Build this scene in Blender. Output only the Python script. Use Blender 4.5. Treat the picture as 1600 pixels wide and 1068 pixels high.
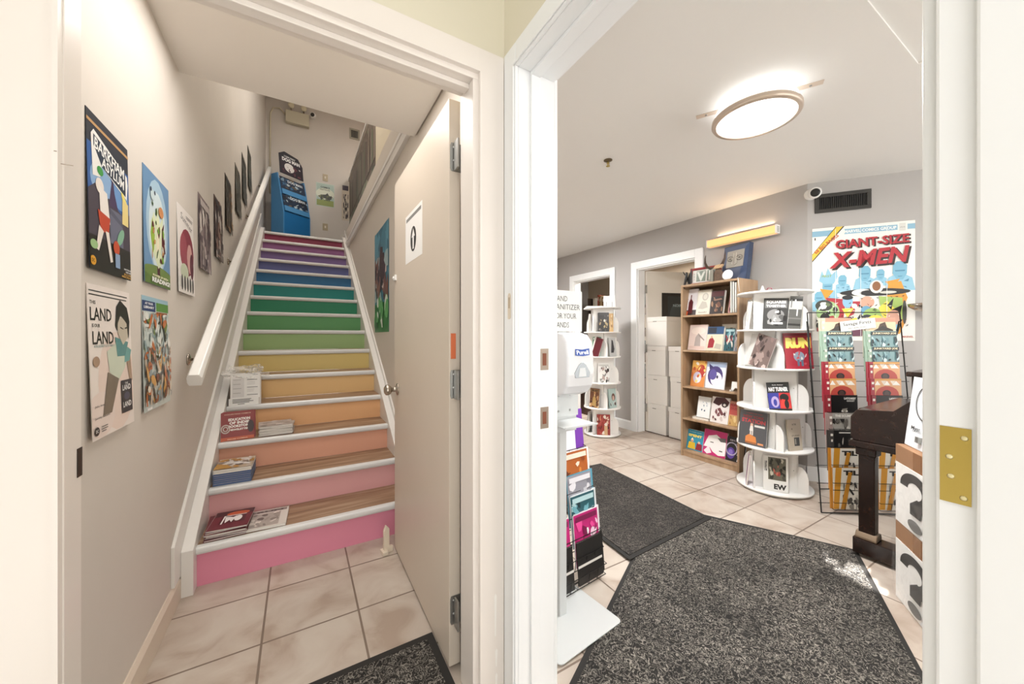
import bpy, math, random
from math import sin, cos, pi, radians as R_
from mathutils import Vector, Matrix, Euler

SC = bpy.context.scene
for o in list(bpy.data.objects):
    bpy.data.objects.remove(o, do_unlink=True)

# ------------------------------------------------------------------ camera, world, exposure
EYE = 1.18                      # lens height
YAW = R_(30.256)                # camera looks this far to the right of +Y (the stairs run along +Y)
cd = bpy.data.cameras.new('camera'); cam = bpy.data.objects.new('camera', cd)
SC.collection.objects.link(cam)
cam.location = (0, 0, EYE); cam.rotation_euler = (pi/2, 0, -YAW)
cd.sensor_width = 36; cd.lens = 12.8025; cd.shift_y = -9/1600
cd.clip_start = 0.02; cd.clip_end = 60
SC.camera = cam
SC.view_settings.view_transform = 'Standard'
SC.view_settings.look = 'None'
SC.view_settings.gamma = 1
SC.view_settings.use_curve_mapping = False
SC.view_settings.exposure = 0.42

w = bpy.data.worlds.new('daylight'); SC.world = w; w.use_nodes = True
bg = w.node_tree.nodes['Background']
bg.inputs[0].default_value = (1.0, 0.985, 0.955, 1); bg.inputs[1].default_value = 1.5

def lamp(name, kind, loc, power, color=(1, 1, 1), size=None, size_y=None, rot=(0, 0, 0), radius=None):
    l = bpy.data.lights.new(name, kind); l.energy = power; l.color = color
    if kind == 'AREA':
        l.size = size
        if size_y: l.shape = 'RECTANGLE'; l.size_y = size_y
    elif radius is not None and kind != 'SUN':
        l.shadow_soft_size = radius
    o = bpy.data.objects.new(name, l); SC.collection.objects.link(o)
    o.location = loc; o.rotation_euler = rot
    return o
# daylight through the shop window of the right hand room (faces -Y) and an added fill panel before the closed entry door behind the camera
lamp('window_daylight', 'AREA', (2.9, -1.5, 1.45), 34, (1, .99, .97), 3.2, 1.9, (R_(90), 0, 0))
lamp('entry_fill', 'AREA', (-.5, -1.7, 1.35), 20, (1, .99, .985), 1.3, 2.1, (R_(90), 0, 0))
# lamps under the ceilings; vestibule, stair lobby and shop rear are added fill
lamp('vestibule_fill', 'AREA', (-.3, -.5, 2.85), 6, (1, .99, .98), .5, None)
lamp('ceiling_lamp_light', 'AREA', (2.09, 1.02, 2.30), 36, (1, .99, .97), .36, None)
lamp('stair_lobby_fill', 'AREA', (.05, 1.68, 2.37), 8, (1, .96, .92), .75, None)
lamp('upper_floor_light', 'AREA', (1.6, 4.4, 5.05), 38, (1, .95, .88), 1.0, None)
lamp('stair_upper_light', 'AREA', (.1, 3.9, 5.05), 30, (1, .95, .88), .8, None)
lamp('back_room_light', 'AREA', (4.7, 3.3, 2.38), 60, (1, .94, .86), .6, None)
lamp('shop_rear_fill', 'AREA', (2.2, 3.6, 2.38), 40, (1, .98, .96), .6, None)
sun = lamp('sun', 'SUN', (-6, 0, 4), 42.0, (1, .97, .93))
SUN_DIR = Vector((1, .14, -.47)).normalized()
sun.rotation_euler = SUN_DIR.to_track_quat('-Z', 'Y').to_euler()
sun.data.angle = R_(.3)

# ------------------------------------------------------------------ materials
def lin(h):
    h = h.lstrip('#'); c = [int(h[i:i+2], 16)/255 for i in (0, 2, 4)]
    return tuple((v/12.92 if v <= .04045 else ((v+.055)/1.055)**2.4) for v in c)+(1,)
_m = {}
def nm(name):
    m = bpy.data.materials.new(name); m.use_nodes = True
    return m, m.node_tree.nodes, m.node_tree.links, m.node_tree.nodes['Principled BSDF']
def M(h, rough=.5, metal=0, var=.0, scale=8, bump=0, bscale=200, coat=0):
    key = (h, rough, metal, var, scale, bump, bscale, coat)
    if key in _m: return _m[key]
    m, N, L, b = nm('paint_'+h.strip('#'))
    c = lin(h); b.inputs['Base Color'].default_value = c
    b.inputs['Roughness'].default_value = rough; b.inputs['Metallic'].default_value = metal
    if coat: b.inputs['Coat Weight'].default_value = coat; b.inputs['Coat Roughness'].default_value = .08
    if var or bump:
        g = N.new('ShaderNodeNewGeometry')
    if var:
        n = N.new('ShaderNodeTexNoise'); n.inputs['Scale'].default_value = scale; n.inputs['Detail'].default_value = 4
        L.new(g.outputs['Position'], n.inputs['Vector'])
        r = N.new('ShaderNodeMapRange'); r.inputs[1].default_value = .3; r.inputs[2].default_value = .7
        r.inputs[3].default_value = 1-var; r.inputs[4].default_value = 1+var*.4
        L.new(n.outputs[0], r.inputs[0])
        mx = N.new('ShaderNodeVectorMath'); mx.operation = 'SCALE'; mx.inputs[0].default_value = c[:3]
        L.new(r.outputs[0], mx.inputs['Scale']); L.new(mx.outputs[0], b.inputs['Base Color'])
    if bump:
        n = N.new('ShaderNodeTexNoise'); n.inputs['Scale'].default_value = bscale
        L.new(g.outputs['Position'], n.inputs['Vector'])
        bp = N.new('ShaderNodeBump'); bp.inputs['Strength'].default_value = bump; bp.inputs['Distance'].default_value = .002
        L.new(n.outputs[0], bp.inputs['Height']); L.new(bp.outputs[0], b.inputs['Normal'])
    _m[key] = m
    return m
def emis(name, h, s):
    m, N, L, b = nm(name)
    b.inputs['Base Color'].default_value = lin(h); b.inputs['Emission Color'].default_value = lin(h)
    b.inputs['Emission Strength'].default_value = s
    return m
def ramp(N, stops):
    r = N.new('ShaderNodeValToRGB'); e = r.color_ramp.elements
    while len(e) < len(stops): e.new(.5)
    for i, (p, c) in enumerate(stops): e[i].position = p; e[i].color = lin(c)
    return r
def tile_mat():
    m, N, L, b = nm('floor_tiles')
    g = N.new('ShaderNodeNewGeometry')
    mp = N.new('ShaderNodeMapping'); mp.inputs['Location'].default_value = (-.22+.3465*20, -2.025+.334*20, 0)
    L.new(g.outputs['Position'], mp.inputs[0])
    br = N.new('ShaderNodeTexBrick'); br.offset = 0; br.squash = 1
    br.inputs['Scale'].default_value = 1; br.inputs['Mortar Size'].default_value = .0042
    br.inputs['Mortar Smooth'].default_value = .2; br.inputs['Bias'].default_value = 0
    br.inputs['Brick Width'].default_value = .3465; br.inputs['Row Height'].default_value = .334
    br.inputs['Color1'].default_value = (.92, .92, .92, 1); br.inputs['Color2'].default_value = (1, 1, 1, 1)
    L.new(mp.outputs[0], br.inputs['Vector'])
    n = N.new('ShaderNodeTexNoise'); n.inputs['Scale'].default_value = 5; n.inputs['Detail'].default_value = 6; n.inputs['Distortion'].default_value = .9
    L.new(g.outputs['Position'], n.inputs['Vector'])
    r = ramp(N, [(.33, '#ad9b8c'), (.47, '#bfb1a4'), (.64, '#c9beb2')]); L.new(n.outputs[0], r.inputs[0])
    mu = N.new('ShaderNodeMix'); mu.data_type = 'RGBA'; mu.blend_type = 'MULTIPLY'; mu.inputs[0].default_value = 1
    L.new(r.outputs[0], mu.inputs[6]); L.new(br.outputs['Color'], mu.inputs[7])
    mx = N.new('ShaderNodeMix'); mx.data_type = 'RGBA'
    L.new(br.outputs['Fac'], mx.inputs[0]); L.new(mu.outputs[2], mx.inputs[6]); mx.inputs[7].default_value = lin('#7d6d60')
    L.new(mx.outputs[2], b.inputs['Base Color'])
    b.inputs['Roughness'].default_value = .42
    bp = N.new('ShaderNodeBump'); bp.inputs['Strength'].default_value = .5; bp.inputs['Distance'].default_value = .003; bp.invert = True
    L.new(br.outputs['Fac'], bp.inputs['Height']); L.new(bp.outputs[0], b.inputs['Normal'])
    return m
def carpet_mat(name, dark, mid, light, lo=.54):
    m, N, L, b = nm(name)
    g = N.new('ShaderNodeNewGeometry')
    n1 = N.new('ShaderNodeTexNoise'); n1.inputs['Scale'].default_value = 42; n1.inputs['Detail'].default_value = 1; n1.inputs['Distortion'].default_value = 2.2
    n2 = N.new('ShaderNodeTexNoise'); n2.inputs['Scale'].default_value = 3.5; n2.inputs['Detail'].default_value = 3
    for n in (n1, n2): L.new(g.outputs['Position'], n.inputs['Vector'])
    r = ramp(N, [(.40, dark), (.46, mid), (.5, light), (lo, mid), (.60, dark)]); L.new(n1.outputs[0], r.inputs[0])
    mr = N.new('ShaderNodeMapRange'); mr.inputs[1].default_value = .35; mr.inputs[2].default_value = .65; mr.inputs[3].default_value = .72; mr.inputs[4].default_value = 1.15
    L.new(n2.outputs[0], mr.inputs[0])
    mx = N.new('ShaderNodeVectorMath'); mx.operation = 'SCALE'
    L.new(r.outputs[0], mx.inputs[0]); L.new(mr.outputs[0], mx.inputs['Scale']); L.new(mx.outputs[0], b.inputs['Base Color'])
    bp = N.new('ShaderNodeBump'); bp.inputs['Strength'].default_value = .8; bp.inputs['Distance'].default_value = .006
    L.new(n1.outputs[0], bp.inputs['Height']); L.new(bp.outputs[0], b.inputs['Normal'])
    b.inputs['Roughness'].default_value = .95
    return m
def wood_mat(name, stops, axis=0, sc=(1, 14, 14), rough=.45, scale=3):
    m, N, L, b = nm(name)
    g = N.new('ShaderNodeNewGeometry'); mp = N.new('ShaderNodeMapping'); mp.inputs['Scale'].default_value = sc
    L.new(g.outputs['Position'], mp.inputs[0])
    n = N.new('ShaderNodeTexNoise'); n.inputs['Scale'].default_value = scale; n.inputs['Detail'].default_value = 6; n.inputs['Distortion'].default_value = .6
    L.new(mp.outputs[0], n.inputs['Vector'])
    r = ramp(N, stops); L.new(n.outputs[0], r.inputs[0]); L.new(r.outputs[0], b.inputs['Base Color'])
    b.inputs['Roughness'].default_value = rough
    return m
def film_mat(name, col, alpha, rough=.15):
    m, N, L, b = nm(name)
    b.inputs['Base Color'].default_value = lin(col); b.inputs['Roughness'].default_value = rough
    g = N.new('ShaderNodeNewGeometry'); n = N.new('ShaderNodeTexNoise'); n.inputs['Scale'].default_value = 22; n.inputs['Distortion'].default_value = 1.5
    L.new(g.outputs['Position'], n.inputs['Vector'])
    mr = N.new('ShaderNodeMapRange'); mr.inputs[1].default_value = .4; mr.inputs[2].default_value = .7; mr.inputs[3].default_value = alpha*.5; mr.inputs[4].default_value = min(1, alpha*1.6)
    L.new(n.outputs[0], mr.inputs[0]); L.new(mr.outputs[0], b.inputs['Alpha'])
    return m

STAIRWALL = M('#dad3cb', .6, var=.04, scale=2, bump=.08)
CREAM = M('#e2dcc8', .6)
GRAYWALL = M('#b5b2b0', .6, var=.02, scale=2, bump=.08)
CEIL = M('#e9e8e5', .7)
LCEIL = M('#efeae4', .7)
TRIM_W = M('#f2f4f5', .35)
TRIM_B = M('#ebe4dd', .35)
SKIRT = M('#e9e6e2', .35)
BEIGE = M('#d8d0c6', .6)
WHITE = M('#f0efed', .4)
PAPER = M('#f2f1ee', .7)
BLACK = M('#1b1a1a', .4)
WIRE = M('#141414', .35, .3)
STEEL = M('#a9a9a6', .35, .85)
NICKEL = M('#b6aca0', .22, 1)
BRASS = M('#b79f52', .35, .8)
TILE = tile_mat()
TREAD = wood_mat('wood_plank_tread', [(.3, '#7c5f49'), (.5, '#98795f'), (.7, '#b39a80')], sc=(.8, 11, 11))
SHELFWOOD = wood_mat('oak_veneer', [(.3, '#9c7f62'), (.55, '#ad9072'), (.75, '#bba184')], sc=(6, 6, 1), rough=.4)
PIANOWOOD = wood_mat('dark_walnut', [(.3, '#1c110d'), (.6, '#2a1a13'), (.8, '#372319')], sc=(2, 12, 12), rough=.22)
pile_dark = '#201e1c'
pile_mid = '#4a4642'
pile_light = '#9d978e'
CARPET = carpet_mat('charcoal_carpet', pile_dark, pile_mid, pile_light)
CARPET2 = carpet_mat('dark_carpet', '#201e1c', '#383431', '#6b655f', .54)
CARD = M('#9f7757', .6, var=.08, scale=10)
FILM = film_mat('clear_plastic', '#f6f4f0', .35)

# ------------------------------------------------------------------ mesh builder
class MB:
    def __init__(s): s.v = []; s.f = []; s.fm = []; s.sm = []; s.mats = []
    def mi(s, m):
        if m not in s.mats: s.mats.append(m)
        return s.mats.index(m)
    def add(s, vs, fs, m, T=None, smooth=False):
        b = len(s.v); i = s.mi(m)
        for v in vs: s.v.append(tuple(T @ Vector(v)) if T is not None else tuple(v))
        for f in fs: s.f.append([b+k for k in f]); s.fm.append(i); s.sm.append(smooth)
        return s
    def box(s, a, b, m, T=None):
        x0, y0, z0 = a; x1, y1, z1 = b
        vs = [(x0,y0,z0),(x1,y0,z0),(x1,y1,z0),(x0,y1,z0),(x0,y0,z1),(x1,y0,z1),(x1,y1,z1),(x0,y1,z1)]
        return s.add(vs, [(0,3,2,1),(4,5,6,7),(0,1,5,4),(1,2,6,5),(2,3,7,6),(3,0,4,7)], m, T)
    def prism(s, pts, a, b, axis, m, T=None, smooth=False):
        """pts: 2-D outline; axis 'x': pts=(y,z), 'y': (x,z), 'z': (x,y); extruded from a to b"""
        n = len(pts)
        def P(p, t):
            return {'x': (t, p[0], p[1]), 'y': (p[0], t, p[1]), 'z': (p[0], p[1], t)}[axis]
        vs = [P(p, a) for p in pts]+[P(p, b) for p in pts]
        fs = [tuple(range(n))[::-1], tuple(range(n, 2*n))]+[(i, (i+1) % n, n+(i+1) % n, n+i) for i in range(n)]
        return s.add(vs, fs, m, T, smooth)
    def lathe(s, prof, m, c=(0, 0, 0), n=24, T=None, smooth=True):
        vs = []; fs = []
        for r, z in prof:
            for k in range(n):
                a = 2*pi*k/n; vs.append((c[0]+r*cos(a), c[1]+r*sin(a), c[2]+z))
        for j in range(len(prof)-1):
            for k in range(n):
                fs.append((j*n+k, j*n+(k+1) % n, (j+1)*n+(k+1) % n, (j+1)*n+k))
        if prof[0] != prof[-1]: fs.append(tuple(range(n))[::-1]); fs.append(tuple(range((len(prof)-1)*n, len(prof)*n)))
        return s.add(vs, fs, m, T, smooth)
    def tube(s, pts, r, m, n=8, T=None, closed=False):
        P = [Vector(p) for p in pts]; vs = []; fs = []
        rr = r if isinstance(r, (list, tuple)) else [r]*len(P)
        prev = None
        for i, p in enumerate(P):
            a = P[max(i-1, 0)]; b = P[min(i+1, len(P)-1)]
            if closed: a = P[i-1]; b = P[(i+1) % len(P)]
            t = (b-a).normalized()
            u = prev-t*prev.dot(t) if prev is not None else t.orthogonal()
            if u.length < 1e-6: u = t.orthogonal()
            u.normalize(); prev = u; v = t.cross(u)
            for k in range(n):
                q = p+(u*cos(2*pi*k/n)+v*sin(2*pi*k/n))*rr[i]; vs.append(tuple(q))
        m_ = len(P)
        for j in range(m_ if closed else m_-1):
            for k in range(n):
                a0 = j*n; b0 = ((j+1) % m_)*n
                fs.append((a0+k, a0+(k+1) % n, b0+(k+1) % n, b0+k))
        if not closed: fs.append(tuple(range(n))[::-1]); fs.append(tuple(range((m_-1)*n, m_*n)))
        return s.add(vs, fs, m, T, True)
    def build(s, name, parent=None, bevel=0, seg=2, sub=0):
        me = bpy.data.meshes.new(name); me.from_pydata(s.v, [], s.f)
        for m in s.mats: me.materials.append(m)
        me.polygons.foreach_set('material_index', s.fm); me.polygons.foreach_set('use_smooth', s.sm)
        me.validate(); me.update()
        o = bpy.data.objects.new(name, me); SC.collection.objects.link(o)
        if parent: o.parent = parent
        if bevel:
            b = o.modifiers.new('bevel', 'BEVEL'); b.width = bevel; b.segments = seg; b.limit_method = 'ANGLE'; b.angle_limit = R_(40)
        if sub:
            b = o.modifiers.new('sub', 'SUBSURF'); b.levels = sub; b.render_levels = sub
        return o
def tag(o, label=None, cat=None, group=None, kind=None):
    if label: o['label'] = label
    if cat: o['category'] = cat
    if group: o['group'] = group
    if kind: o['kind'] = kind
    return o
def thing(name, label, cat, loc=(0, 0, 0), rz=0, group=None, rot=None):
    o = bpy.data.objects.new(name, None); SC.collection.objects.link(o); o.empty_display_size = .05
    o.location = loc; o.rotation_euler = rot if rot else (0, 0, rz)
    return tag(o, label, cat, group)
def struct(name, mb, label, cat, parent=None, bevel=0):
    o = mb.build(name, parent, bevel)
    if not parent: tag(o, label, cat, None, 'structure')
    return o
def copy_tree(o, parent=None):
    c = o.copy(); SC.collection.objects.link(c); c.parent = parent
    for ch in [x for x in bpy.data.objects if x.parent == o]: copy_tree(ch, c)
    return c
def TM(loc=(0, 0, 0), rx=0, ry=0, rz=0): return Matrix.Translation(loc) @ Euler((rx, ry, rz)).to_matrix().to_4x4()

# ------------------------------------------------------------------ lettering and printed art
_tc = {}
def text_geo(t, bold, shear):
    k = (t, bold, shear)
    if k in _tc: return _tc[k]
    cu = bpy.data.curves.new('t', 'FONT'); cu.body = t; cu.size = 1; cu.offset = bold; cu.shear = shear
    cu.resolution_u = 2; cu.align_x = 'CENTER'; cu.align_y = 'CENTER'
    ob = bpy.data.objects.new('t', cu); SC.collection.objects.link(ob)
    dg = bpy.context.evaluated_depsgraph_get(); ev = ob.evaluated_get(dg); me = ev.to_mesh()
    vs = [(v.co.x, v.co.y) for v in me.vertices]; fs = [tuple(p.vertices) for p in me.polygons]
    ev.to_mesh_clear(); bpy.data.objects.remove(ob, do_unlink=True); bpy.data.curves.remove(cu)
    xs = [v[0] for v in vs] or [0, 1]; ys = [v[1] for v in vs] or [0, 1]
    x0, x1, y0, y1 = min(xs), max(xs), min(ys), max(ys)
    vs = [((x-(x0+x1)/2)/max(x1-x0, 1e-6), (y-(y0+y1)/2)/max(y1-y0, 1e-6)) for x, y in vs]
    _tc[k] = (vs, fs); return _tc[k]
def clip(poly, x0, x1, z0, z1):
    for ax, lim, sg in ((0, x0, 1), (0, x1, -1), (1, z0, 1), (1, z1, -1)):
        out = []; n = len(poly)
        for i in range(n):
            a, b = poly[i], poly[(i+1) % n]
            ia = (a[ax]-lim)*sg >= 0; ib = (b[ax]-lim)*sg >= 0
            if ia: out.append(a)
            if ia != ib:
                t = (lim-a[ax])/(b[ax]-a[ax]); out.append((a[0]+(b[0]-a[0])*t, a[1]+(b[1]-a[1])*t))
        poly = out
        if len(poly) < 3: return []
    return poly
def R(x0, y0, x1, y1, c): return ('P', [(x0, y0), (x1, y0), (x1, y1), (x0, y1)], c)
def P(pts, c): return ('P', pts, c)
def E(cx, cy, rx, ry, c, rot=0, n=18):
    return ('P', [(cx+rx*cos(2*pi*k/n)*cos(rot)-ry*sin(2*pi*k/n)*sin(rot), cy+rx*cos(2*pi*k/n)*sin(rot)+ry*sin(2*pi*k/n)*cos(rot)) for k in range(n)], c)
def T(t, cx, cy, w_, h_, c, bold=.02, rot=0, shear=0): return ('T', t, cx, cy, w_, h_, c, bold, rot, shear)
def Ring(cx, cy, rx, ry, t, c, n=30):
    out = []
    for k in range(n):
        a, b = 2*pi*k/n, 2*pi*(k+1)/n
        out.append(P([(cx+rx*cos(a), cy+ry*sin(a)), (cx+rx*cos(b), cy+ry*sin(b)), (cx+rx*t*cos(b), cy+ry*t*sin(b)), (cx+rx*t*cos(a), cy+ry*t*sin(a))], c))
    return out
def Lines(x0, x1, ys, th, c, seed=0):
    r = random.Random(seed)
    return [R(x0, y, x0+(x1-x0)*r.uniform(.7, 1), y+th, c) for y in ys]
def B(seed, n, pal, x0, y0, x1, y1, s=.12, asp=1):
    """brushy painted splashes"""
    r = random.Random(seed); out = []
    for i in range(n):
        cx, cy = r.uniform(x0, x1), r.uniform(y0, y1); a = r.uniform(0, pi); k = r.randint(5, 8)
        rx, ry = s*r.uniform(.4, 1.1), s*asp*r.uniform(.25, .8)
        pts = []
        for j in range(k):
            t = 2*pi*j/k; q = r.uniform(.6, 1.15)
            px, py = rx*q*cos(t), ry*q*sin(t)
            pts.append((min(max(cx+px*cos(a)-py*sin(a), x0), x1), min(max(cy+px*sin(a)+py*cos(a), y0), y1)))
        out.append(P(pts, r.choice(pal)))
    return out
def flat(l):
    out = []
    for e in l:
        if isinstance(e, list): out += flat(e)
        else: out.append(e)
    return out
def art(mb, W, H, elems, x0=None, z0=0, y=0, step=.00012, rough=.45, T_=None, curl=None):
    """prints elements (normalised 0..1) on the panel facing -Y whose lower left corner is (x0, z0)"""
    if x0 is None: x0 = -W/2
    k = 0
    for e in flat(elems):
        k += 1; yy = y-step*k if k < 40 else y-step*40-step*.25*(k-40)
        if e[0] == 'P':
            pts = clip([(x0+p[0]*W, z0+p[1]*H) for p in e[1]], x0, x0+W, z0, z0+H)
            if len(pts) < 3: continue
            ar = sum(pts[i][0]*pts[(i+1) % len(pts)][1]-pts[(i+1) % len(pts)][0]*pts[i][1] for i in range(len(pts)))
            if ar < 0: pts = pts[::-1]
            mb.add([(p[0], yy, p[1]) for p in pts], [tuple(range(len(pts)))], M(e[2], rough), T_)
        else:
            _, t, cx, cy, w_, h_, c, bold, rot, shear = e
            vs, fs = text_geo(t, bold, shear)
            out = []
            for vx, vy in vs:
                X, Z = vx*w_*W, vy*h_*H
                out.append((x0+cx*W+X*cos(rot)-Z*sin(rot), yy, z0+cy*H+X*sin(rot)+Z*cos(rot)))
            mb.add(out, fs, M(c, rough), T_)
    return mb
def poster(name, label, cat, W, H, elems, loc, rz, paper='#f2f1ee', group=None, wave=.0):
    """a sheet of paper standing off the wall by a millimetre or so"""
    if wave and name == 'poster': group = 'posters on the left stairwell wall'
    mb = MB(); mb.box((-W/2, 0, 0), (W/2, .0012, H), M(paper, .5))
    art(mb, W, H, elems, y=-.0002, step=.00008, rough=.4)
    if wave:
        mb.v = [(x, y-wave*2*(1-z/H), z) for x, y, z in mb.v]
    o = mb.build(name); o.location = loc; o.rotation_euler = (0, 0, rz)
    return tag(o, label, cat, group)
def book(name, label, W, H, t, elems, loc, rz, lean=0, spine='#e8e6e2', cover='#ffffff', cat='book', group=None, roll=0, rough=.35, parent_rot=None, leaves='#e9e5dc'):
    """stands on its lower edge, front cover toward local -Y"""
    o = thing(name, label, cat, loc, 0, group)
    o.rotation_euler = parent_rot if parent_rot else (Matrix.Rotation(rz, 3, 'Z') @ Matrix.Rotation(roll, 3, 'Y') @ Matrix.Rotation(-lean, 3, 'X')).to_euler()
    c = min(.0012, t*.2)
    mb = MB(); mb.box((-W/2+.002, c, .002), (W/2-.0025, t-c, H-.002), M(leaves, .8)); mb.build('pages', o)
    mb = MB(); mb.box((-W/2, 0, 0), (W/2, c, H), M(cover, rough)); mb.box((-W/2-c, 0, 0), (-W/2, t, H), M(spine, rough)); mb.box((-W/2, t-c, 0), (W/2, t, H), M(spine, rough))
    art(mb, W, H, elems, y=0, rough=rough); mb.build('cover', o)
    return o

# =================================================================== SETTING
mb = MB(); mb.box((-.9, -1.9, -.1), (4.9, 7.4, 0), TILE)
struct('floor', mb, 'beige mottled ceramic tile floor with brown grout lines', 'floor')
mb = MB(); mb.box((3.72, 1.5, .0), (6.2, 6.3, .006), M('#3a241a', .5))
struct('floor', mb, 'dark brown floor of the room behind the two grey-wall doorways', 'floor')

# --- front walls round the two doorways (vestibule corner at X=.585, Y=1.06)
XL, XV, YV = -.475, .589, 1.06
DX0, DX1, DZ = -.403, .495, 2.02
mb = MB()
mb.box((-1.6, YV+.015, 0), (-.403-.012, 1.15, 2.9), CREAM); mb.box((DX1+.012, YV+.015, 0), (.66, 1.15, 2.9), CREAM)
mb.box((-.415, YV+.015, DZ+.012), (DX1+.012, 1.15, 2.9), CREAM)
struct('wall_front', mb, 'cream wall over and around the doorway to the rainbow stairs', 'wall')
OY0, OY1, OX0, OX1 = .120, .983, .585, .726
mb = MB()
mb.box((OX0+.012, OY1+.012, 0), (OX1, 1.0749, 2.9), CREAM)
mb.box((OX0+.012, OY0-.012, 2.042), (OX1, OY1+.012, 2.9), CREAM)
mb.box((OX0+.012, -1.9, 0), (OX1, OY0-.012, 2.9), CREAM)
struct('wall_right', mb, 'cream wall over the white doorway to the shop room', 'wall')
mb = MB(); mb.box((.61, 1.1501, 0), (.74, 7.3, 2.55), BEIGE); mb.box((.6601, 1.0749, 0), (.74, 1.1501, 2.55), GRAYWALL)
struct('wall_partition', mb, 'beige wall between the stair lobby and the shop room', 'wall')
mb = MB(); mb.box((-.62, 1.1501, 0), (XL, 7.1, 5.1), STAIRWALL)
struct('wall_left', mb, 'beige left stairwell wall hung with comic posters', 'wall')
mb = MB(); mb.box((-.62, 7.1, 2.62), (3.0, 7.2, 5.1), STAIRWALL)
struct('wall_far', mb, 'beige wall at the top of the stairs', 'wall')
# upper floor slab, fascia, partition with the mural
mb = MB(); mb.box((-.475, 6.10, 2.42), (.6099, 7.1, 2.615), M('#8b6f58', .5)); mb.box((.741, 2.3, 2.45), (3.0, 7.1, 2.615), M('#8b6f58', .5))
struct('floor', mb, 'upper floor landing at the head of the stairs', 'floor')
mb = MB(); mb.box((.606, 2.20, 2.552), (.69, 7.1, 2.76), BEIGE)
struct('wall_fascia', mb, 'beige low wall edging the upper floor along the right of the stairs', 'wall')
mb = MB(); mb.box((.60, 1.16, 2.40), (.6099, 2.2, 2.552), TRIM_B) ; mb.box((.585, 2.2, 2.455), (.6099, 6.9, 2.535), SKIRT); mb.box((.580, 2.2, 2.52), (.6099, 6.9, 2.55), SKIRT)
struct('trim_1', mb, 'white moulding along the edge of the upper floor', 'trim')
mb = MB(); mb.box((.77, 2.3, 2.616), (.87, 7.1, 3.95), M('#cfc4ae', .6)); 
struct('wall_balustrade', mb, 'half height wall of the upper landing carrying the long mural', 'wall')
mb = MB(); mb.box((.75, 2.3, 3.951), (.89, 7.1, 3.99), SKIRT)
struct('trim_2', mb, 'pale cap on top of the upper landing half wall', 'trim')
mb = MB(); mb.box((-.62, 2.1, 5.1), (3.0, 7.3, 5.2), LCEIL)
struct('ceiling', mb, 'pale ceiling of the upper floor', 'ceiling')
mb = MB(); mb.box((2.95, 2.1, 2.62), (3.0, 7.1, 5.1), STAIRWALL)
struct('wall_upper_right', mb, 'beige wall of the upper floor beyond the half wall', 'wall')
mb = MB(); mb.box((-.62, 2.05, 2.56), (3.0, 2.2, 5.1), STAIRWALL)
struct('wall_upper_front', mb, 'wall above the stair lobby ceiling', 'wall')
mb = MB(); mb.box((-.4749, 1.1501, 2.385), (.5999, 2.2, 2.56), LCEIL)
struct('ceiling', mb, 'low cream ceiling of the stair lobby', 'ceiling')
mb = MB(); mb.box((-1.75, -2.1, 2.9), (.74, 1.2, 3.0), CEIL)
struct('ceiling', mb, 'ceiling of the entry vestibule', 'ceiling')
EWALL = M('#e4e3e0', .6)
mb = MB(); mb.box((-1.66, -1.9, 0), (-1.64, .02, 2.9), EWALL); mb.box((-1.66, .283, 0), (-1.64, 1.2, 2.9), EWALL); mb.box((-1.66, .02, 0), (-1.64, .283, 1.80), EWALL); mb.box((-1.66, .02, 2.0), (-1.64, .283, 2.9), EWALL)
for ya, yb, za, zb in ((.02, .06, 1.858, 1.885), (.06, .10, 1.858, 1.91), (.10, .14, 1.862, 1.955), (.14, .18, 1.866, 1.945), (.18, .21, 1.868, 1.90), (.21, .26, 1.895, 1.925), (.26, .283, 1.925, 1.945)):  # unseen gap, outlined so the sun casts the patch on the mat
    mb.box((-1.66, ya, 1.80), (-1.64, yb, za), EWALL); mb.box((-1.66, ya, zb), (-1.64, yb, 2.0), EWALL)
struct('wall_entry', mb, 'cream side wall of the entry vestibule with a gap shaped for the sun patch', 'wall')

# --- shop room
XA, YB = 3.60, 1.36; ZC = 2.43
AB = R_(38); BU = Vector((sin(AB), -cos(AB), 0)); BN = Vector((-cos(AB), -sin(AB), 0))    # wall B: direction, inward normal
def onB(s, off, z): v = Vector((XA, YB, 0))+BU*s+BN*off; return (v.x, v.y, z)
D2 = (2.336, 3.101); D1 = (3.55, 4.301); DH = 2.006
mb = MB()
for a, b, z0, z1 in ((YB, D2[0], 0, ZC), (D2[0], D2[1], DH, ZC), (D2[1], D1[0], 0, ZC), (D1[0], D1[1], DH, ZC), (D1[1], 6.2, 0, ZC)):
    mb.box((XA, a, z0), (XA+.115, b, z1), GRAYWALL)
struct('wall_gray', mb, 'long grey shop wall with two white framed doorways', 'wall')
mb = MB(); p = [onB(0, 0, 0)[:2], onB(2.2, 0, 0)[:2], onB(2.2, -.1, 0)[:2], (XA+.115, YB+.001)]
mb.prism(p, 0, ZC, 'z', GRAYWALL)
struct('wall_angled', mb, 'angled grey shop wall behind the superhero poster', 'wall')
mb = MB(); mb.box((.74, 6.2, 0), (6.2, 6.3, ZC), GRAYWALL)
struct('wall_back', mb, 'grey rear wall of the shop', 'wall')
mb = MB()
# ceiling with a shallow raised bay toward the shop front
mb.box((.741, .505, ZC), (6.3, 6.3, ZC+.1), CEIL); mb.box((2.456, -1.9, ZC), (6.3, .505, ZC+.1), CEIL); mb.box((.741, -1.9, ZC+.008), (2.456, .505, ZC+.1), CEIL)
struct('ceiling', mb, 'white ceiling of the shop with a shallow raised bay', 'ceiling')
# back room
mb = MB(); mb.box((5.6, 1.5, 0), (5.7, 6.3, ZC), M('#b9ab98', .6))
struct('wall_backroom', mb, 'beige far wall of the stock room', 'wall')
mb = MB(); mb.box((XA+.1151, 1.4, 0), (5.7, 1.5, ZC), M('#b9ab98', .6))
struct('wall_backroom_side', mb, 'beige side wall of the stock room', 'wall')
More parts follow.
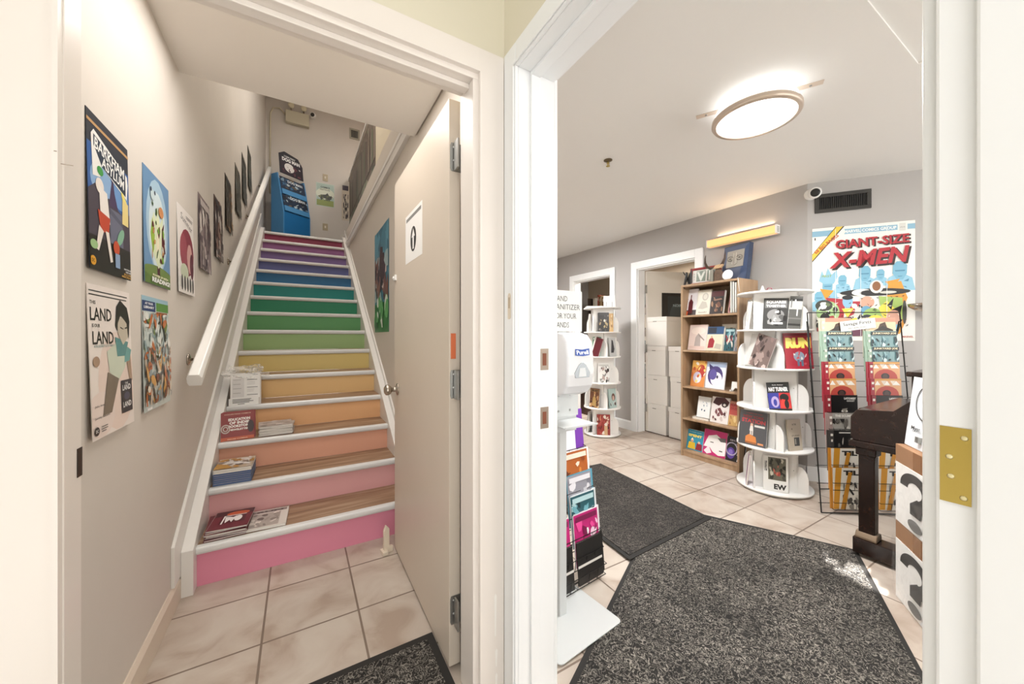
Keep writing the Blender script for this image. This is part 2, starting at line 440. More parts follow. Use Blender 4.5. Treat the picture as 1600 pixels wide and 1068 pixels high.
# shop front with window, and the closed end of the vestibule
mb = MB(); mb.box((.741, -1.72, 0), (4.97, -1.62, .45), GRAYWALL); mb.box((.741, -1.72, 2.3), (4.97, -1.62, ZC), GRAYWALL)
mb.box((.741, -1.72, .45), (.80, -1.62, 2.3), GRAYWALL)
struct('wall_shopfront', mb, 'shop front wall under and over the display window', 'wall')
GL = film_mat('window_glass', '#ffffff', .05, .05)
mb = MB(); mb.box((.80, -1.66, .45), (4.97, -1.655, 2.3), GL)
w1 = struct('window_1', mb, 'shop display window beyond the right edge', 'window')
mb = MB()
for x in (.80, 2.20, 3.60, 4.91): mb.box((x, -1.70, .45), (x+.05, -1.62, 2.3), TRIM_W)
mb.box((.85, -1.70, .45), (4.91, -1.62, .50), TRIM_W); mb.box((.85, -1.70, 2.25), (4.91, -1.62, 2.3), TRIM_W)
mb.build('window_frame', w1)
mb = MB(); mb.box((.86, -1.648, .50), (4.90, -1.645, 2.25), M('#efeee9', .7))
mb.build('added_blind', w1)  # unseen, put in to block the sun at this window
mb = MB(); mb.box((-1.7, -2.0, 0), (.74, -1.9, 2.9), M('#e4e3e0', .6))
struct('wall_entrance', mb, 'wall of the vestibule behind the viewer', 'wall')
mb = MB(); mb.box((-1.0, -1.8999, 0), (0, -1.86, 2.1), TRIM_W)
struct('door_3', mb, 'street door behind the viewer', 'door')

# --- trim: left doorway
def rnd_cap(): pass
mb = MB()
# casing (flat board with a stepped bead) : right leg, left leg, head
for a, b in (((DX1, YV-.004, 0), (XV-.004, YV+.016, 2.10)), ((-.50, YV-.004, 0), (DX0, YV+.016, 2.10))): mb.box(a, b, TRIM_B)
mb.box((DX0, YV-.004, DZ), (DX1, YV+.016, 2.10), TRIM_B)
mb2 = MB(); mb2.box((DX1, YV-.012, 0), (DX1+.008, YV-.0041, DZ-.0002), TRIM_B); mb2.box((DX0-.008, YV-.012, 0), (DX0, YV-.0041, DZ-.0002), TRIM_B); mb2.box((DX0-.008, YV-.012, DZ), (DX1+.008, YV-.0041, DZ+.008), TRIM_B)
struct('trim_3', mb2, 'raised bead around the inner edge of the cream door casing', 'trim')
PD = M('#f6f3ee', .3)
for xx, za, zb in ((.553, .20, .33), (.556, .10, .15), (.556, .03, .07)): mb.prism([(xx-.002, za), (xx+.002, za), (xx+.005, zb), (xx, zb+.01), (xx-.004, zb)], YV-.0046, YV-.0038, 'y', PD)
mb.box((-.408, YV-.0125, 1.535), (-.404, YV-.0119, 1.537), M('#9b8a7a', .6)); mb.box((-.402, YV-.0045, 1.515), (-.385, YV-.0039, 1.5165), M('#9b8a7a', .6))
struct('trim_10', mb, 'cream door casing around the doorway to the rainbow stairs', 'trim', bevel=.003)
mb = MB()
mb.box((DX1-.018, YV+.004, 0), (DX1+.012, 1.168, DZ-.0181), TRIM_B); mb.box((DX0-.012, YV+.004, 0), (DX0+.002, 1.132, DZ-.0181), TRIM_B)
mb.box((DX0-.012, YV+.004, DZ-.018), (DX1+.012, 1.168, DZ+.012), TRIM_B)
mb.box((DX0+.004, 1.095, DZ-.034), (DX1-.018, 1.128, DZ-.018), TRIM_B)
struct('trim_4', mb, 'cream door jamb with stop of the stairway door', 'trim', bevel=.002)
mb = MB(); mb.box((-.4008, 1.112, .885), (-.3995, 1.131, .945), M('#3a3430', .4, .6)); tag(mb.build('strike_plate'), 'dark strike plate on the left jamb of the stairway doorway', 'strike plate')
# --- trim: right doorway
mb2 = MB()
mb2.box((OX0, OY1, 0), (OX0+.012, 1.0559, 2.105), TRIM_W); mb2.box((OX0, OY0-.11, 0), (OX0+.012, OY0-.012, 2.105), TRIM_W)
mb2.box((OX0, OY0-.012, 2.03), (OX0+.012, OY1, 2.105), TRIM_W)
mb2.box((OX0-.008, OY0-.11, 0), (OX0, OY0-.040, 2.105), TRIM_W)
mb2.box((OX0-.006, OY1+.004, 0), (OX0, OY1+.010, 2.03), TRIM_W); mb2.box((OX0-.006, OY0-.012, 2.034), (OX0, OY1+.010, 2.04), TRIM_W)
struct('trim_5', mb2, 'white door casing around the shop doorway', 'trim', bevel=.003)
mb2 = MB()
mb2.box((OX0+.0121, OY1, 0), (OX1+.012, OY1+.012, 2.042), TRIM_W); mb2.box((OX0+.0121, OY0-.012, 0), (OX1+.012, OY0, 2.042), TRIM_W)
mb2.box((OX0+.0121, OY0, 2.03), (OX1+.012, OY1, 2.042), TRIM_W)
mb2.box((OX0+.055, OY0, 2.018), (OX0+.09, OY1, 2.03), TRIM_W); mb2.box((OX0+.055, OY1-.010, 0), (OX0+.09, OY1, 2.018), TRIM_W)
struct('trim_6', mb2, 'white door jamb of the shop doorway', 'trim', bevel=.002)
# room side casings of the right doorway
mb2 = MB(); mb2.box((OX1+.0121, OY1+.001, 0), (OX1+.026, OY1+.085, 2.11), TRIM_W); mb2.box((OX1+.0121, OY0-.085, 0), (OX1+.026, OY0-.001, 2.11), TRIM_W); mb2.box((OX1+.0121, OY0-.001, 2.041), (OX1+.026, OY1+.001, 2.11), TRIM_W)
struct('trim_7', mb2, 'white casing on the shop side of the shop doorway', 'trim', bevel=.003)
# grey wall doorways
k = 8
for (a, b), nme in ((D2, 'nearer doorway, stacked with white boxes'), (D1, 'farther doorway behind the small book spinner')):
    mb = MB(); cw = .088
    mb.box((XA-.018, a-cw, 0), (XA-.0001, a, DH+cw), TRIM_W); mb.box((XA-.018, b, 0), (XA-.0001, b+cw, DH+cw), TRIM_W); mb.box((XA-.018, a, DH), (XA-.0001, b, DH+cw), TRIM_W)
    mb.box((XA, a, 0), (XA+.118, a+.014, DH), TRIM_W); mb.box((XA, b-.014, 0), (XA+.118, b, DH), TRIM_W); mb.box((XA, a+.014, DH-.014), (XA+.118, b-.014, DH), TRIM_W)
    struct('trim_%d' % k, mb, 'white casing of the '+nme, 'trim', bevel=.003); k += 1
# baseboards
mb = MB()
for a, b in ((YB+.01, D2[0]-.089), (D2[1]+.089, D1[0]-.089), (D1[1]+.089, 6.2)): mb.prism([(XA-.0001, 0), (XA-.013, 0), (XA-.013, .10), (XA-.006, .115), (XA-.0001, .115)], a, b, 'y', TRIM_W)
struct('baseboard_gray', mb, 'white baseboard along the grey wall', 'baseboard')
mb = MB(); q = [onB(-.005, 0.0002, 0)[:2], onB(2.1, 0.0002, 0)[:2], onB(2.1, .013, 0)[:2], onB(-.005, .013, 0)[:2]]; mb.prism(q, 0, .115, 'z', TRIM_W)
struct('baseboard_angled', mb, 'white baseboard along the angled wall', 'baseboard')
mb = MB(); mb.prism([(XL+.0001, 0), (XL+.014, 0), (XL+.014, .085), (XL+.005, .10), (XL+.0001, .10)], 1.17, 2.172, 'y', M('#dccfbf', .45))
struct('baseboard_left', mb, 'beige baseboard at the foot of the left stairwell wall', 'baseboard')

# =================================================================== STAIRS
NR, RUN, RISE = 15, .273, .174
SX0, SX1, Y1, Z1 = -.418, .556, 2.205, .190
RC = ['#e592ab', '#e2aaab', '#dfa68c', '#e6b280', '#e5be84', '#dec77e', '#a2c283', '#62a769', '#25906a', '#16928f', '#2b70a4', '#5c6399', '#755f93', '#895686', '#822a48']
st = thing('staircase', 'long straight staircase with rainbow painted risers and grey nosings', 'staircase', (.07, 2.2, 0))
def child_world(o, p):
    o.matrix_parent_inverse = Matrix.Translation(-Vector(p.location)); return o
rng = random.Random(4)
for k in range(NR):
    y, z = Y1+RUN*k, Z1+RISE*k
    zb = 0 if k == 0 else z-RISE+.0005
    mb = MB(); mb.box((SX0, y+.025, zb), (SX1, y+.045, z-.028), M(RC[k], .5)); child_world(mb.build('riser', st), st)
    ye = y+RUN+.0245 if k < NR-1 else y+.10
    mb = MB(); mb.box((SX0, y+.036, z-.028), (SX1, ye, z), TREAD); child_world(mb.build('tread', st), st)
    mb = MB(); prof = [(y+.036, z+.002), (y+.008, z+.002), (y+.002, z-.002), (y, z-.008), (y, z-.02), (y+.004, z-.03), (y+.012, z-.034), (y+.036, z-.034)]
    mb.prism([p for p in prof], SX0, SX1, 'x', M('#e2e3e2', .32), smooth=False); child_world(mb.build('nosing', st, .0015), st)
SL = RISE/RUN
for x0, x1, nmx in ((-.462, -.4181, 0), (.5561, .6098, 1)):
    mb = MB(); y0 = 2.165; yt = 6.02
    top = lambda y: .205+SL*(y-y0)
    mb.prism([(y0, 0), (y0, top(y0)), (yt, top(yt)), (yt+.12, 2.70), (yt+.12, 2.40), (y0+.6, 0)], x0, x1, 'x', SKIRT)
    child_world(mb.build('stringer', st, .002), st)
mb = MB(); y0 = 2.075
mb.prism([(y0, .10), (y0, .275), (6.2, .275+SL*(6.2-y0)), (6.2, .275+SL*(6.2-y0)-.2), (y0+.2, .10)], XL+.0001, -.4621, 'x', SKIRT); child_world(mb.build('wall_moulding', st, .002), st)
mb = MB(); mb.prism([(2.35, .30), (2.35, .37), (6.2, .37+SL*3.85), (6.2, .30+SL*3.85)], .598, .6099, 'x', SKIRT); child_world(mb.build('wall_moulding', st, .002), st)

# handrail
hr = thing('handrail', 'white painted wooden handrail on the left stairwell wall', 'handrail', (-.40, 2.08, .96))
rail = MB(); a = Vector((-.40, 2.09, .985)); b = Vector((-.40, 6.75, 3.77)); d = (b-a); L_ = d.length; ang = math.atan2(d.z, d.y)
prof = [(-.022, -.030), (.022, -.030), (.027, -.012), (.027, .012), (.018, .030), (-.018, .030), (-.027, .012), (-.027, -.012)]
rail.prism(prof, 0, L_, 'y', M('#eceae6', .3), TM(a, rx=ang)); child_world(rail.build('rail', hr, .003), hr)
for yb in (2.35, 3.50, 4.6, 5.9):
    zb = .985+(yb-2.09)*math.tan(ang)
    mb = MB(); mb.lathe([(.028, 0), (.028, .006), (.012, .012)], NICKEL, T=TM((XL+.0002, yb, zb-.075), ry=pi/2), n=16)
    mb.tube([(XL+.005, yb, zb-.075), (XL+.05, yb, zb-.075), (-.405, yb, zb-.06), (-.40, yb, zb-.040)], .007, NICKEL)
    child_world(mb.build('bracket', hr), hr)

# =================================================================== STAIR DOOR (opened into the lobby)
door = MB(); door.box((.456, 1.222, .012), (.498, 2.075, 2.02), M('#d6cabb', .4, var=.02, scale=3))
dr = struct('door_1', door, 'cream flush door standing open against the right side of the stair lobby', 'door', bevel=.002)
def part(mb, name, bev=0): return mb.build(name, dr, bev)
for z in (1.815, 1.01, .21):
    mb = MB()
    mb.prism([(.463, z-.05), (.459, z-.04), (.459, z+.04), (.463, z+.05), (.503, z+.05), (.503, z-.05)], 1.2188, 1.2218, 'y', STEEL)
    mb.box((.4705, 1.178, z-.05), (.4768, 1.212, z+.05), STEEL)
    for q in range(5): mb.lathe([(.0065, 0), (.0065, .0185)], STEEL, (.503, 1.215, z-.05+q*.02), n=12)
    hg = part(mb, 'hinge'); mb = MB()
    for dx, dz in ((.472, .035), (.485, .015), (.472, -.012), (.486, -.035)): mb.lathe([(.004, 0), (.003, .0012)], M('#d8d8d6', .3, .5), T=TM((dx, 1.2187, z+dz), rx=pi/2), n=10)
    mb.build('screws', hg)
mb = MB(); mb.box((.462, 1.2195, 1.10), (.480, 1.2219, 1.19), M('#d9744a', .5)); part(mb, 'orange_sticker')
mb = MB(); TT = TM((.4558, 2.00, .895), ry=-pi/2)
mb.lathe([(.032, 0), (.032, .004), (.014, .010), (.011, .030), (.022, .038), (.029, .050), (.027, .062), (.016, .070)], NICKEL, T=TT); part(mb, 'door_knob')
mb = MB(); mb.box((.448, 2.03, 1.485), (.4559, 2.055, 1.515), WHITE); mb.tube([(.45, 2.055, 1.50), (.45, 2.085, 1.50), (.452, 2.092, 1.497)], .006, WHITE); mb.lathe([(.013, 0), (.013, .006)], WHITE, T=TM((.4559, 2.085, 1.50), ry=-pi/2), n=14); part(mb, 'latch')
o = poster('notice', 'white one way notice with a black circled up arrow taped to the cream door', 'sign', .285, .232, [R(.06, .86, .94, .93, '#8a8a88'), E(.5, .42, .17, .25, '#3c3c3c', n=30), P([(.5, .63), (.60, .46), (.54, .46), (.54, .22), (.46, .22), (.46, .46), (.40, .46)], '#f4f4f2')],
           (.4556, 1.69, 1.535), -pi/2)
# draught wedge by the door foot
mb = MB(); mb.prism([(0, 0), (.05, 0), (.05, .03), (.03, .035), (.03, .13), (.012, .15), (.0, .12)], 0, .02, 'y', M('#e3d6c3', .5)); mb.box((-.012, -.02, 0), (.018, .03, .02), M('#e3d6c3', .5))
o = mb.build('door_stop', None, .003); o.location = (.395, 2.05, .0005); o.rotation_euler = (0, 0, R_(8)); tag(o, 'cream plastic door stop on the tiles at the foot of the open door', 'door stop')

# hardware on the white jamb
for z0 in (1.104, .912):
    mb = MB(); mb.box((.680, OY1-.0025, z0-.035), (.712, OY1-.0003, z0+.035), M('#95877a', .4, .5)); mb.box((.688, OY1-.0032, z0-.020), (.703, OY1-.0026, z0+.02), M('#7d452c', .6))
    o = mb.build('strike_plate'); tag(o, '%s worn metal strike plate on the white shop door jamb' % ('upper' if z0 > 1 else 'lower'), 'strike plate')
mb = MB(); mb.prism([(1.012+.004, 1.235), (1.026, 1.235), (1.028, 1.24), (1.028, 1.31), (1.024, 1.318), (1.014, 1.318), (1.010, 1.31), (1.010, 1.24)], .5835, .5849, 'x', M('#ded2bf', .4)); mb.box((.5825, 1.015, 1.27), (.5834, 1.022, 1.305), M('#b7a58c', .5))
tag(mb.build('latch_keeper'), 'small painted latch keeper on the white casing near the corner', 'latch')
mb = MB(); mb.box((.5836, .0835, 1.008), (.5849, .1045, 1.086), BRASS)
for yy, zz in ((.088, 1.076), (.098, 1.055), (.097, 1.035), (.0885, 1.015)): mb.lathe([(.0028, 0), (.002, .0008)], M('#e4d9a8', .3, .5), T=TM((.5836, yy, zz), ry=-pi/2), n=12)
tag(mb.build('hinge_leaf'), 'brass hinge leaf left on the white jamb at the right', 'hinge')

# =================================================================== POSTERS IN THE STAIRWELL
SK = ['#2f4f86', '#3b66a3', '#1f2f55', '#56505c', '#6c7fa8']
bark = [R(0, 0, 1, 1, '#2c333f'), R(0, .40, 1, .80, '#3563a6'), E(.30, .60, .25, .12, '#8fb4dc'), E(.75, .60, .22, .11, '#6f9bd0'), P([(0, .50), (.15, .56), (.35, .48), (.45, .52), (.8, .46), (1, .50), (1, 0), (0, 0)], '#4b4550'), R(0, 0, 1, .22, '#24241f'),
        P([(.45, .47), (.50, .58), (.56, .70), (.60, .58), (.68, .48)], '#4a3a5c'), R(.47, .22, .80, .46, '#6b6f82'), P([(.47, .46), (.80, .40), (.80, .37), (.47, .42)], '#565a6c'),
        R(0, .925, 1, .945, '#c39a6a'), P([(.10, .60), (.08, .86), (.14, .90), (.95, .78), (.97, .72), (.93, .60), (.30, .70), (.26, .62)], '#f3f2ee'),
        P([(.13, .80), (.13, .87), (.90, .79), (.90, .62), (.30, .70)], '#2b3a4c'), T('BARKHAM', .51, .80, .72, .075, '#fbfbf8', .02, -.10), T('ASYLUM', .58, .715, .56, .070, '#fbfbf8', .02, -.12),
        E(.26, .66, .07, .03, '#3f9a4a'), E(.86, .58, .10, .028, '#f2e37c', -.5), P([(.78, .40), (.95, .40), (.96, .57), (.80, .58)], '#ecd891'),
        E(.24, .56, .09, .05, '#f0e7df'), P([(.22, .56), (.40, .54), (.46, .34), (.24, .34)], '#f2ece6'), P([(.18, .40), (.46, .38), (.42, .28), (.24, .26)], '#c4492e'), P([(.20, .30), (.12, .14), (.18, .13), (.30, .27)], '#efe6de'), P([(.34, .28), (.44, .08), (.50, .09), (.42, .28)], '#efe6de'),
        E(.08, .16, .08, .03, '#9fc48b'), E(.72, .29, .11, .045, '#86b79a', .5), E(.60, .20, .08, .05, '#c5512f'), R(.56, .06, .68, .16, '#8ea6c6'), E(.05, .055, .06, .03, '#e2a42f'), T('DC', .05, .055, .06, .022, '#3a2a10', .03), T('WRITTEN BY', .88, .07, .2, .012, '#eeeeee'), T('ISSUE', .9, .052, .14, .012, '#eeeeee'), T('ECCAR', .88, .033, .2, .014, '#e2b05b', .02), T('MERCADO', .85, .014, .26, .015, '#e2b05b', .02)]
poster('poster', 'dark blue comic poster with white block title, upper left of the stairwell wall', 'poster', .262, .415, bark, (XL+.0015, 1.486, 1.356), pi/2, '#2c333f', wave=.004)
gp = [R(0, 0, 1, 1, '#6b93ba'), E(.5, .55, .42, .42, '#a9c8dd'), E(.5, .5, .33, .36, '#d3e4ea'), R(0, 0, 1, .13, '#5f7a3a'), E(.5, .12, .55, .06, '#6e8844'), R(.45, .10, .56, .18, '#4d2329'),
      P([(.50, .16), (.28, .30), (.30, .45), (.24, .55), (.36, .66), (.44, .60), (.52, .74), (.58, .58), (.72, .68), (.70, .52), (.80, .40), (.72, .25)], '#dfe9c5'), P([(.30, .28), (.22, .45), (.30, .60), (.38, .48), (.34, .32)], '#9dbf43'), P([(.68, .22), (.80, .34), (.72, .50), (.76, .62), (.66, .55), (.64, .34)], '#5d2226'), P([(.42, .30), (.50, .58), (.56, .34)], '#efe7c9'),
      B(3, 22, ['#7fae3c', '#e7efe0', '#3d5a2a', '#d09a63', '#6a2b2c', '#cfe0e2'], .26, .22, .76, .74, .06), E(.30, .80, .08, .05, '#c9dce2'), E(.62, .70, .10, .05, '#cf8e5b'), E(.38, .83, .03, .02, '#3a4a60'), E(.24, .84, .03, .02, '#3a4a60'),
      T('POWER UP WITH', .55, .085, .6, .022, '#fdf8d8', .03), T('READING!', .58, .045, .72, .045, '#ffffff', .04)]
poster('poster', 'blue poster of a leafy bottle shape over the word reading', 'poster', .290, .415, gp, (XL+.0015, 1.892, 1.372), pi/2, '#6b93ba', wave=.003)
lp = [R(0, 0, 1, 1, '#efe6e0'), E(.6, .35, .45, .35, '#ecd9cf'), E(.2, .15, .3, .15, '#ecdcd4')] + Lines(.03, .97, [.955, .93], .008, '#333333') + [T('THIS', .10, .885, .12, .022, '#222222', .01), T('LAND', .27, .81, .46, .085, '#1a1a1a', .012), T('IS OUR', .15, .735, .16, .022, '#222222', .01), T('LAND', .30, .655, .46, .085, '#1a1a1a', .012), T('A BLUE BEETLE STORY', .30, .60, .42, .016, '#9ab0ae'),
      P([(.36, .56), (.58, .62), (.92, .58), (.80, .44), (.60, .34), (.40, .42)], '#cfd8c6'), P([(.36, .42), (.62, .36), (.42, .14), (.22, .14)], '#7b6f63'), P([(.82, .52), (.95, .52), (.98, .33), (.92, .30)], '#a98d78'), P([(.80, .60), (.98, .56), (.92, .48), (.78, .47)], '#6fa6a4'), P([(.56, .66), (.90, .62), (.80, .52), (.60, .52)], '#5a8f90'),
      P([(.62, .80), (.86, .80), (.90, .66), (.76, .60), (.64, .68)], '#c9bfae'), P([(.58, .74), (.62, .88), (.72, .93), (.90, .88), (.96, .78), (.92, .64), (.88, .76), (.72, .82), (.64, .76), (.62, .70)], '#252322'), E(.12, .50, .07, .035, '#a98d78'), P([(.70, .735), (.78, .72), (.78, .715), (.70, .725)], '#222222'), P([(.82, .73), (.88, .735), (.88, .725), (.82, .72)], '#222222'),
      R(.66, .10, .95, .34, '#2d2f3a'), T('THE', .80, .315, .08, .015, '#f0f0f0', .01), T('LAND', .80, .285, .22, .04, '#f0f0f0', .02), E(.80, .22, .08, .03, '#474a62'), T('LAND', .80, .16, .22, .04, '#f0f0f0', .02), T('Julio Anta', .15, .21, .2, .016, '#333333', .01), T('Jacoby Salcedo', .20, .135, .32, .016, '#333333', .01), E(.07, .055, .05, .028, '#2a2a2a'), T('DC', .07, .055, .05, .02, '#eeeeee', .02)] + Lines(.16, .3, [.07, .055, .04], .005, '#555555', 2)
poster('poster', 'pale pink poster of a running youth lettered LAND, lower left of the stairwell wall', 'poster', .272, .412, lp, (XL+.0015, 1.495, .906), pi/2, '#efe6e0', wave=.006)
cp = [R(0, 0, 1, 1, '#cfd9d6'), R(.0, .90, 1, 1, '#9fc2d2'), R(0, .87, .47, .96, '#2c3f72'), T('A NEW', .24, .938, .26, .02, '#fff', .03) if False else T('AT YOUR', .24, .938, .28, .02, '#ffffff', .03), T('LIBRARY', .24, .905, .36, .022, '#ffffff', .03), R(.5, .88, 1, .96, '#5d9340'), R(.5, .845, .95, .875, '#96572f'),
      B(11, 90, ['#e9ece6', '#f4f4f0', '#6d7f35', '#3c3a2c', '#b9c7c6', '#8aa0a4', '#c46f3a'], 0, .45, 1, .86, .10, .6), B(12, 110, ['#b45e2c', '#d6a35b', '#eadfce', '#7a3f24', '#5a4538', '#c9b8a8', '#8c9aa0', '#3a2c25'], 0, .05, 1, .55, .10, .6), R(.02, .015, .18, .035, '#f0f0f0')]
poster('poster', 'busy green and orange crowd scene poster, right of the running youth poster', 'poster', .290, .412, cp, (XL+.0015, 1.883, .912), pi/2, '#cfd9d6', wave=.004)
sp = [R(0, 0, 1, 1, '#f1ece8'), T('Summer', .55, .86, .7, .08, '#3b3337', .0, -.15), E(.55, .50, .42, .28, '#8a2c40'), E(.32, .50, .22, .20, '#a24a58'), E(.70, .44, .18, .18, '#d8a8a3'), E(.82, .36, .12, .16, '#611a2e'), E(.35, .25, .24, .10, '#cfd8bd'), R(.05, .06, .9, .18, '#d9d9d2')] + [E(.18+.17*i, .12, .05, .09, '#40383a') for i in range(5)] + Lines(.5, .95, [.93, .91], .008, '#777777')
poster('poster', 'white poster with a dark red haired profile and script title', 'poster', .285, .40, sp, (XL+.0015, 2.300, 1.382), pi/2, wave=.004)
dkp = [('mauve and grey crowded figures poster', 2.69, 1.55, .28, .41, ['#8a7a7c', '#c9bdb9', '#5b4d52', '#e1d8d3', '#a39794'], 21, 'poster above the handrail'),
       ('dark brown poster with curling white shapes', 3.10, 1.69, .26, .40, ['#4c3c38', '#2f2623', '#8c6a5a', '#d8cfc6', '#6b4f45'], 22, ''),
       ('amber and black poster peeling at its lower corner', 3.51, 1.98, .28, .40, ['#4a3c2a', '#2b2620', '#9c6f33', '#7d7868', '#5a5142'], 23, ''),
       ('olive grey poster, third from the top of the handrail', 4.00, 2.245, .30, .41, ['#5a584e', '#403f39', '#7c7a6e', '#6a6050'], 24, ''),
       ('narrow dark grey poster, second from the top of the handrail', 4.42, 2.485, .30, .44, ['#4b4b47', '#35352f', '#6d6b63', '#55504a'], 25, ''),
       ('dark grey green poster nearest the top of the handrail', 4.87, 2.765, .30, .43, ['#4a4b43', '#33342f', '#65665b', '#575247'], 26, '')]
for lab, y, z, w_, h_, pal, sd, _ in dkp:
    poster('poster', lab+' on the stairwell wall', 'poster', w_, h_, [R(0, 0, 1, 1, pal[0]), B(sd, 60, pal, 0, 0, 1, 1, .16, .7), R(.1, .86, .9, .95, pal[1]), R(.12, .03, .5, .06, pal[2])], (XL+.0015, y, z), pi/2, pal[0], wave=.006)
rp = [R(0, 0, 1, 1, '#4b8aa0'), R(0, .0, 1, .28, '#2f7a3c'), B(31, 30, ['#39738a', '#5b9fb6', '#4b8aa0'], 0, .6, 1, 1, .2), B(32, 60, ['#4a2e2a', '#7d5145', '#2c1d1c', '#d9c8c0', '#a9c3c6', '#3f2a33', '#8c5b46'], .05, .30, .98, .74, .14), P([(.35, .55), (.45, .82), (.62, .80), (.66, .5)], '#3a2727'), B(33, 20, ['#3f9a4c', '#e4efe2', '#1f5a2e', '#68b56a'], 0, .04, 1, .34, .13)]
poster('poster', 'tall blue and green poster on the wall right of the stairs, partly behind the door', 'poster', .62, .90, rp, (.6085, 3.28, 1.215), -pi/2, '#4b8aa0')

# upstairs: mural, movie poster, fixtures, cardboard stand
muralpal = ['#6b5a50', '#8f8378', '#4a3e3a', '#a79b8d', '#73856c', '#59484c', '#b8ad9c', '#3c3734', '#7d6e77']
mr = random.Random(8); mu = [R(0, 0, 1, 1, '#70655c')]
for i in range(70):
    x = mr.random(); ww = mr.uniform(.008, .02); z0 = mr.choice([.5, .5, .08]); mu.append(R(x, z0, x+ww, z0+mr.uniform(.30, .44), mr.choice(muralpal)))
mu += [R(0, .485, 1, .51, '#3a302b'), B(5, 90, ['#6f7c68', '#8c9484', '#4b5148', '#a7a795'], 0, 0, 1, .48, .05, 2.5), R(0, 0, .004, 1, '#222222')]
poster('mural', 'long painted panel of bookshelves on the upper landing half wall', 'mural', 2.55, 1.30, mu, (.7685, 5.77, 2.63), -pi/2, '#70655c')
mp = [R(0, 0, 1, 1, '#c7d4c9'), R(.04, .03, .96, .97, '#a9bfb5'), E(.5, .55, .5, .25, '#dfe4d0'), R(.04, .03, .96, .28, '#8b9a45'), P([(.10, .42), (.30, .50), (.52, .52), (.62, .60), (.70, .50), (.92, .44), (.80, .36), (.72, .24), (.60, .34), (.40, .36), (.28, .25), (.22, .36)], '#2a2f22'), B(6, 14, ['#2a2f22', '#4c5632', '#6c7a3a'], .15, .24, .85, .5, .1), T('COMICS', .5, .82, .5, .09, '#2f3a33', .04), T('FESTIVAL', .5, .72, .56, .05, '#3a463e', .02)]
poster('poster', 'green framed landscape poster on the wall above the top step', 'poster', .285, .40, mp, (.385, 7.0985, 3.43), 0, '#e4e6e0')
mb = MB(); mb.box((-.04, -.006, -.06), (.04, 0, .06), M('#b9a98a', .4)); mb.box((-.012, -.012, -.02), (.012, -.006, .02), M('#efe6d4', .4))
for z, lb in ((3.93, 'light switch plate above the green landscape poster'), (3.075, 'power outlet plate low on the wall at the top of the stairs')):
    o = mb.build('switch_plate' if z > 3.5 else 'outlet_plate', None, .002); o.location = (.385, 7.0995, z); tag(o, lb, 'switch' if z > 3.5 else 'outlet')
em = thing('emergency_light', 'cream twin lamp emergency light unit high on the top wall', 'emergency light', (-.03, 7.0995, 4.70))
mb = MB(); mb.box((-.17, -.09, 0), (.17, 0, .20), M('#cdc6b0', .4)); mb.build('housing', em, .01)
for x in (-.09, .09):
    mb = MB(); mb.tube([(x, -.045, .20), (x, -.045, .26)], .012, NICKEL); mb.lathe([(.02, 0), (.04, .02), (.045, .05), (.02, .055)], M('#e6ddc0', .3), T=TM((x, -.05, .28), rx=pi/2), n=16); mb.build('lamp_head', em)
mb = MB(); mb.tube([(-.17, -.02, .14), (-.25, -.02, .22), (-.34, -.02, .20), (-.38, -.02, .10), (-.385, -.02, -1.2)], .012, M('#d8ceb6', .5)); mb.build('conduit', em)
def camera_dome(name, label, loc, rz):
    c = thing(name, label, 'security camera', loc, rz)
    mb = MB(); mb.lathe([(.045, 0), (.045, .012), (.03, .02)], WHITE, T=TM((0, 0, 0), rx=pi/2), n=20); mb.tube([(0, -.01, 0), (0, -.05, -.005)], .016, WHITE); mb.build('mount', c)
    mb = MB(); mb.lathe([(.012, -.055), (.036, -.045), (.042, -.02), (.042, .03), (.038, .034)], WHITE, T=TM((0, -.07, -.01), rx=pi/2+.2, rz=-.35), n=20); mb.build('body', c)
    mb = MB(); mb.lathe([(.031, .0345), (.031, .037), (.016, .039)], BLACK, T=TM((0, -.07, -.01), rx=pi/2+.2, rz=-.35), n=20); mb.build('lens', c)
camera_dome('security_camera', 'small white security camera on the wall at the top of the stairs', (.20, 7.0995, 4.93), 0)
def vent(label, W, H, loc, rz, body, slat, n):
    v = thing('air_vent', label, 'vent', loc, rz)
    mb = MB(); b = .028
    mb.box((-W/2, -.012, 0), (W/2, 0, b), body); mb.box((-W/2, -.012, H-b), (W/2, 0, H), body); mb.box((-W/2, -.012, b), (-W/2+b, 0, H-b), body); mb.box((W/2-b, -.012, b), (W/2, 0, H-b), body); mb.build('frame', v, .002)
    mb = MB(); mb.box((-W/2+b, -.003, b), (W/2-b, 0, H-b), slat)
    for i in range(n): x = -W/2+b+(W-2*b)*(i+.5)/n; mb.box((x-.001, -.010, b), (x+.001, -.003, H-b), body)
    mb.build('grille', v)
vent('small grey vent grille high on the wall at the top of the stairs', .17, .19, (.855, 7.0995, 4.72), 0, M('#a9a595', .4), M('#3c3d3d', .5), 9)
# figure poster right of it
fp = [R(0, 0, 1, 1, '#d2c6b4'), R(.1, .86, .9, 1, '#3b2b3b'), B(9, 26, ['#2c2424', '#4b3f45'], .2, .05, .9, .75, .14)]
poster('poster', 'small poster of dark tangled shapes beside the mural above the stairs', 'poster', .12, .62, fp, (.705, 7.0985, 3.24), 0, '#d2c6b4')
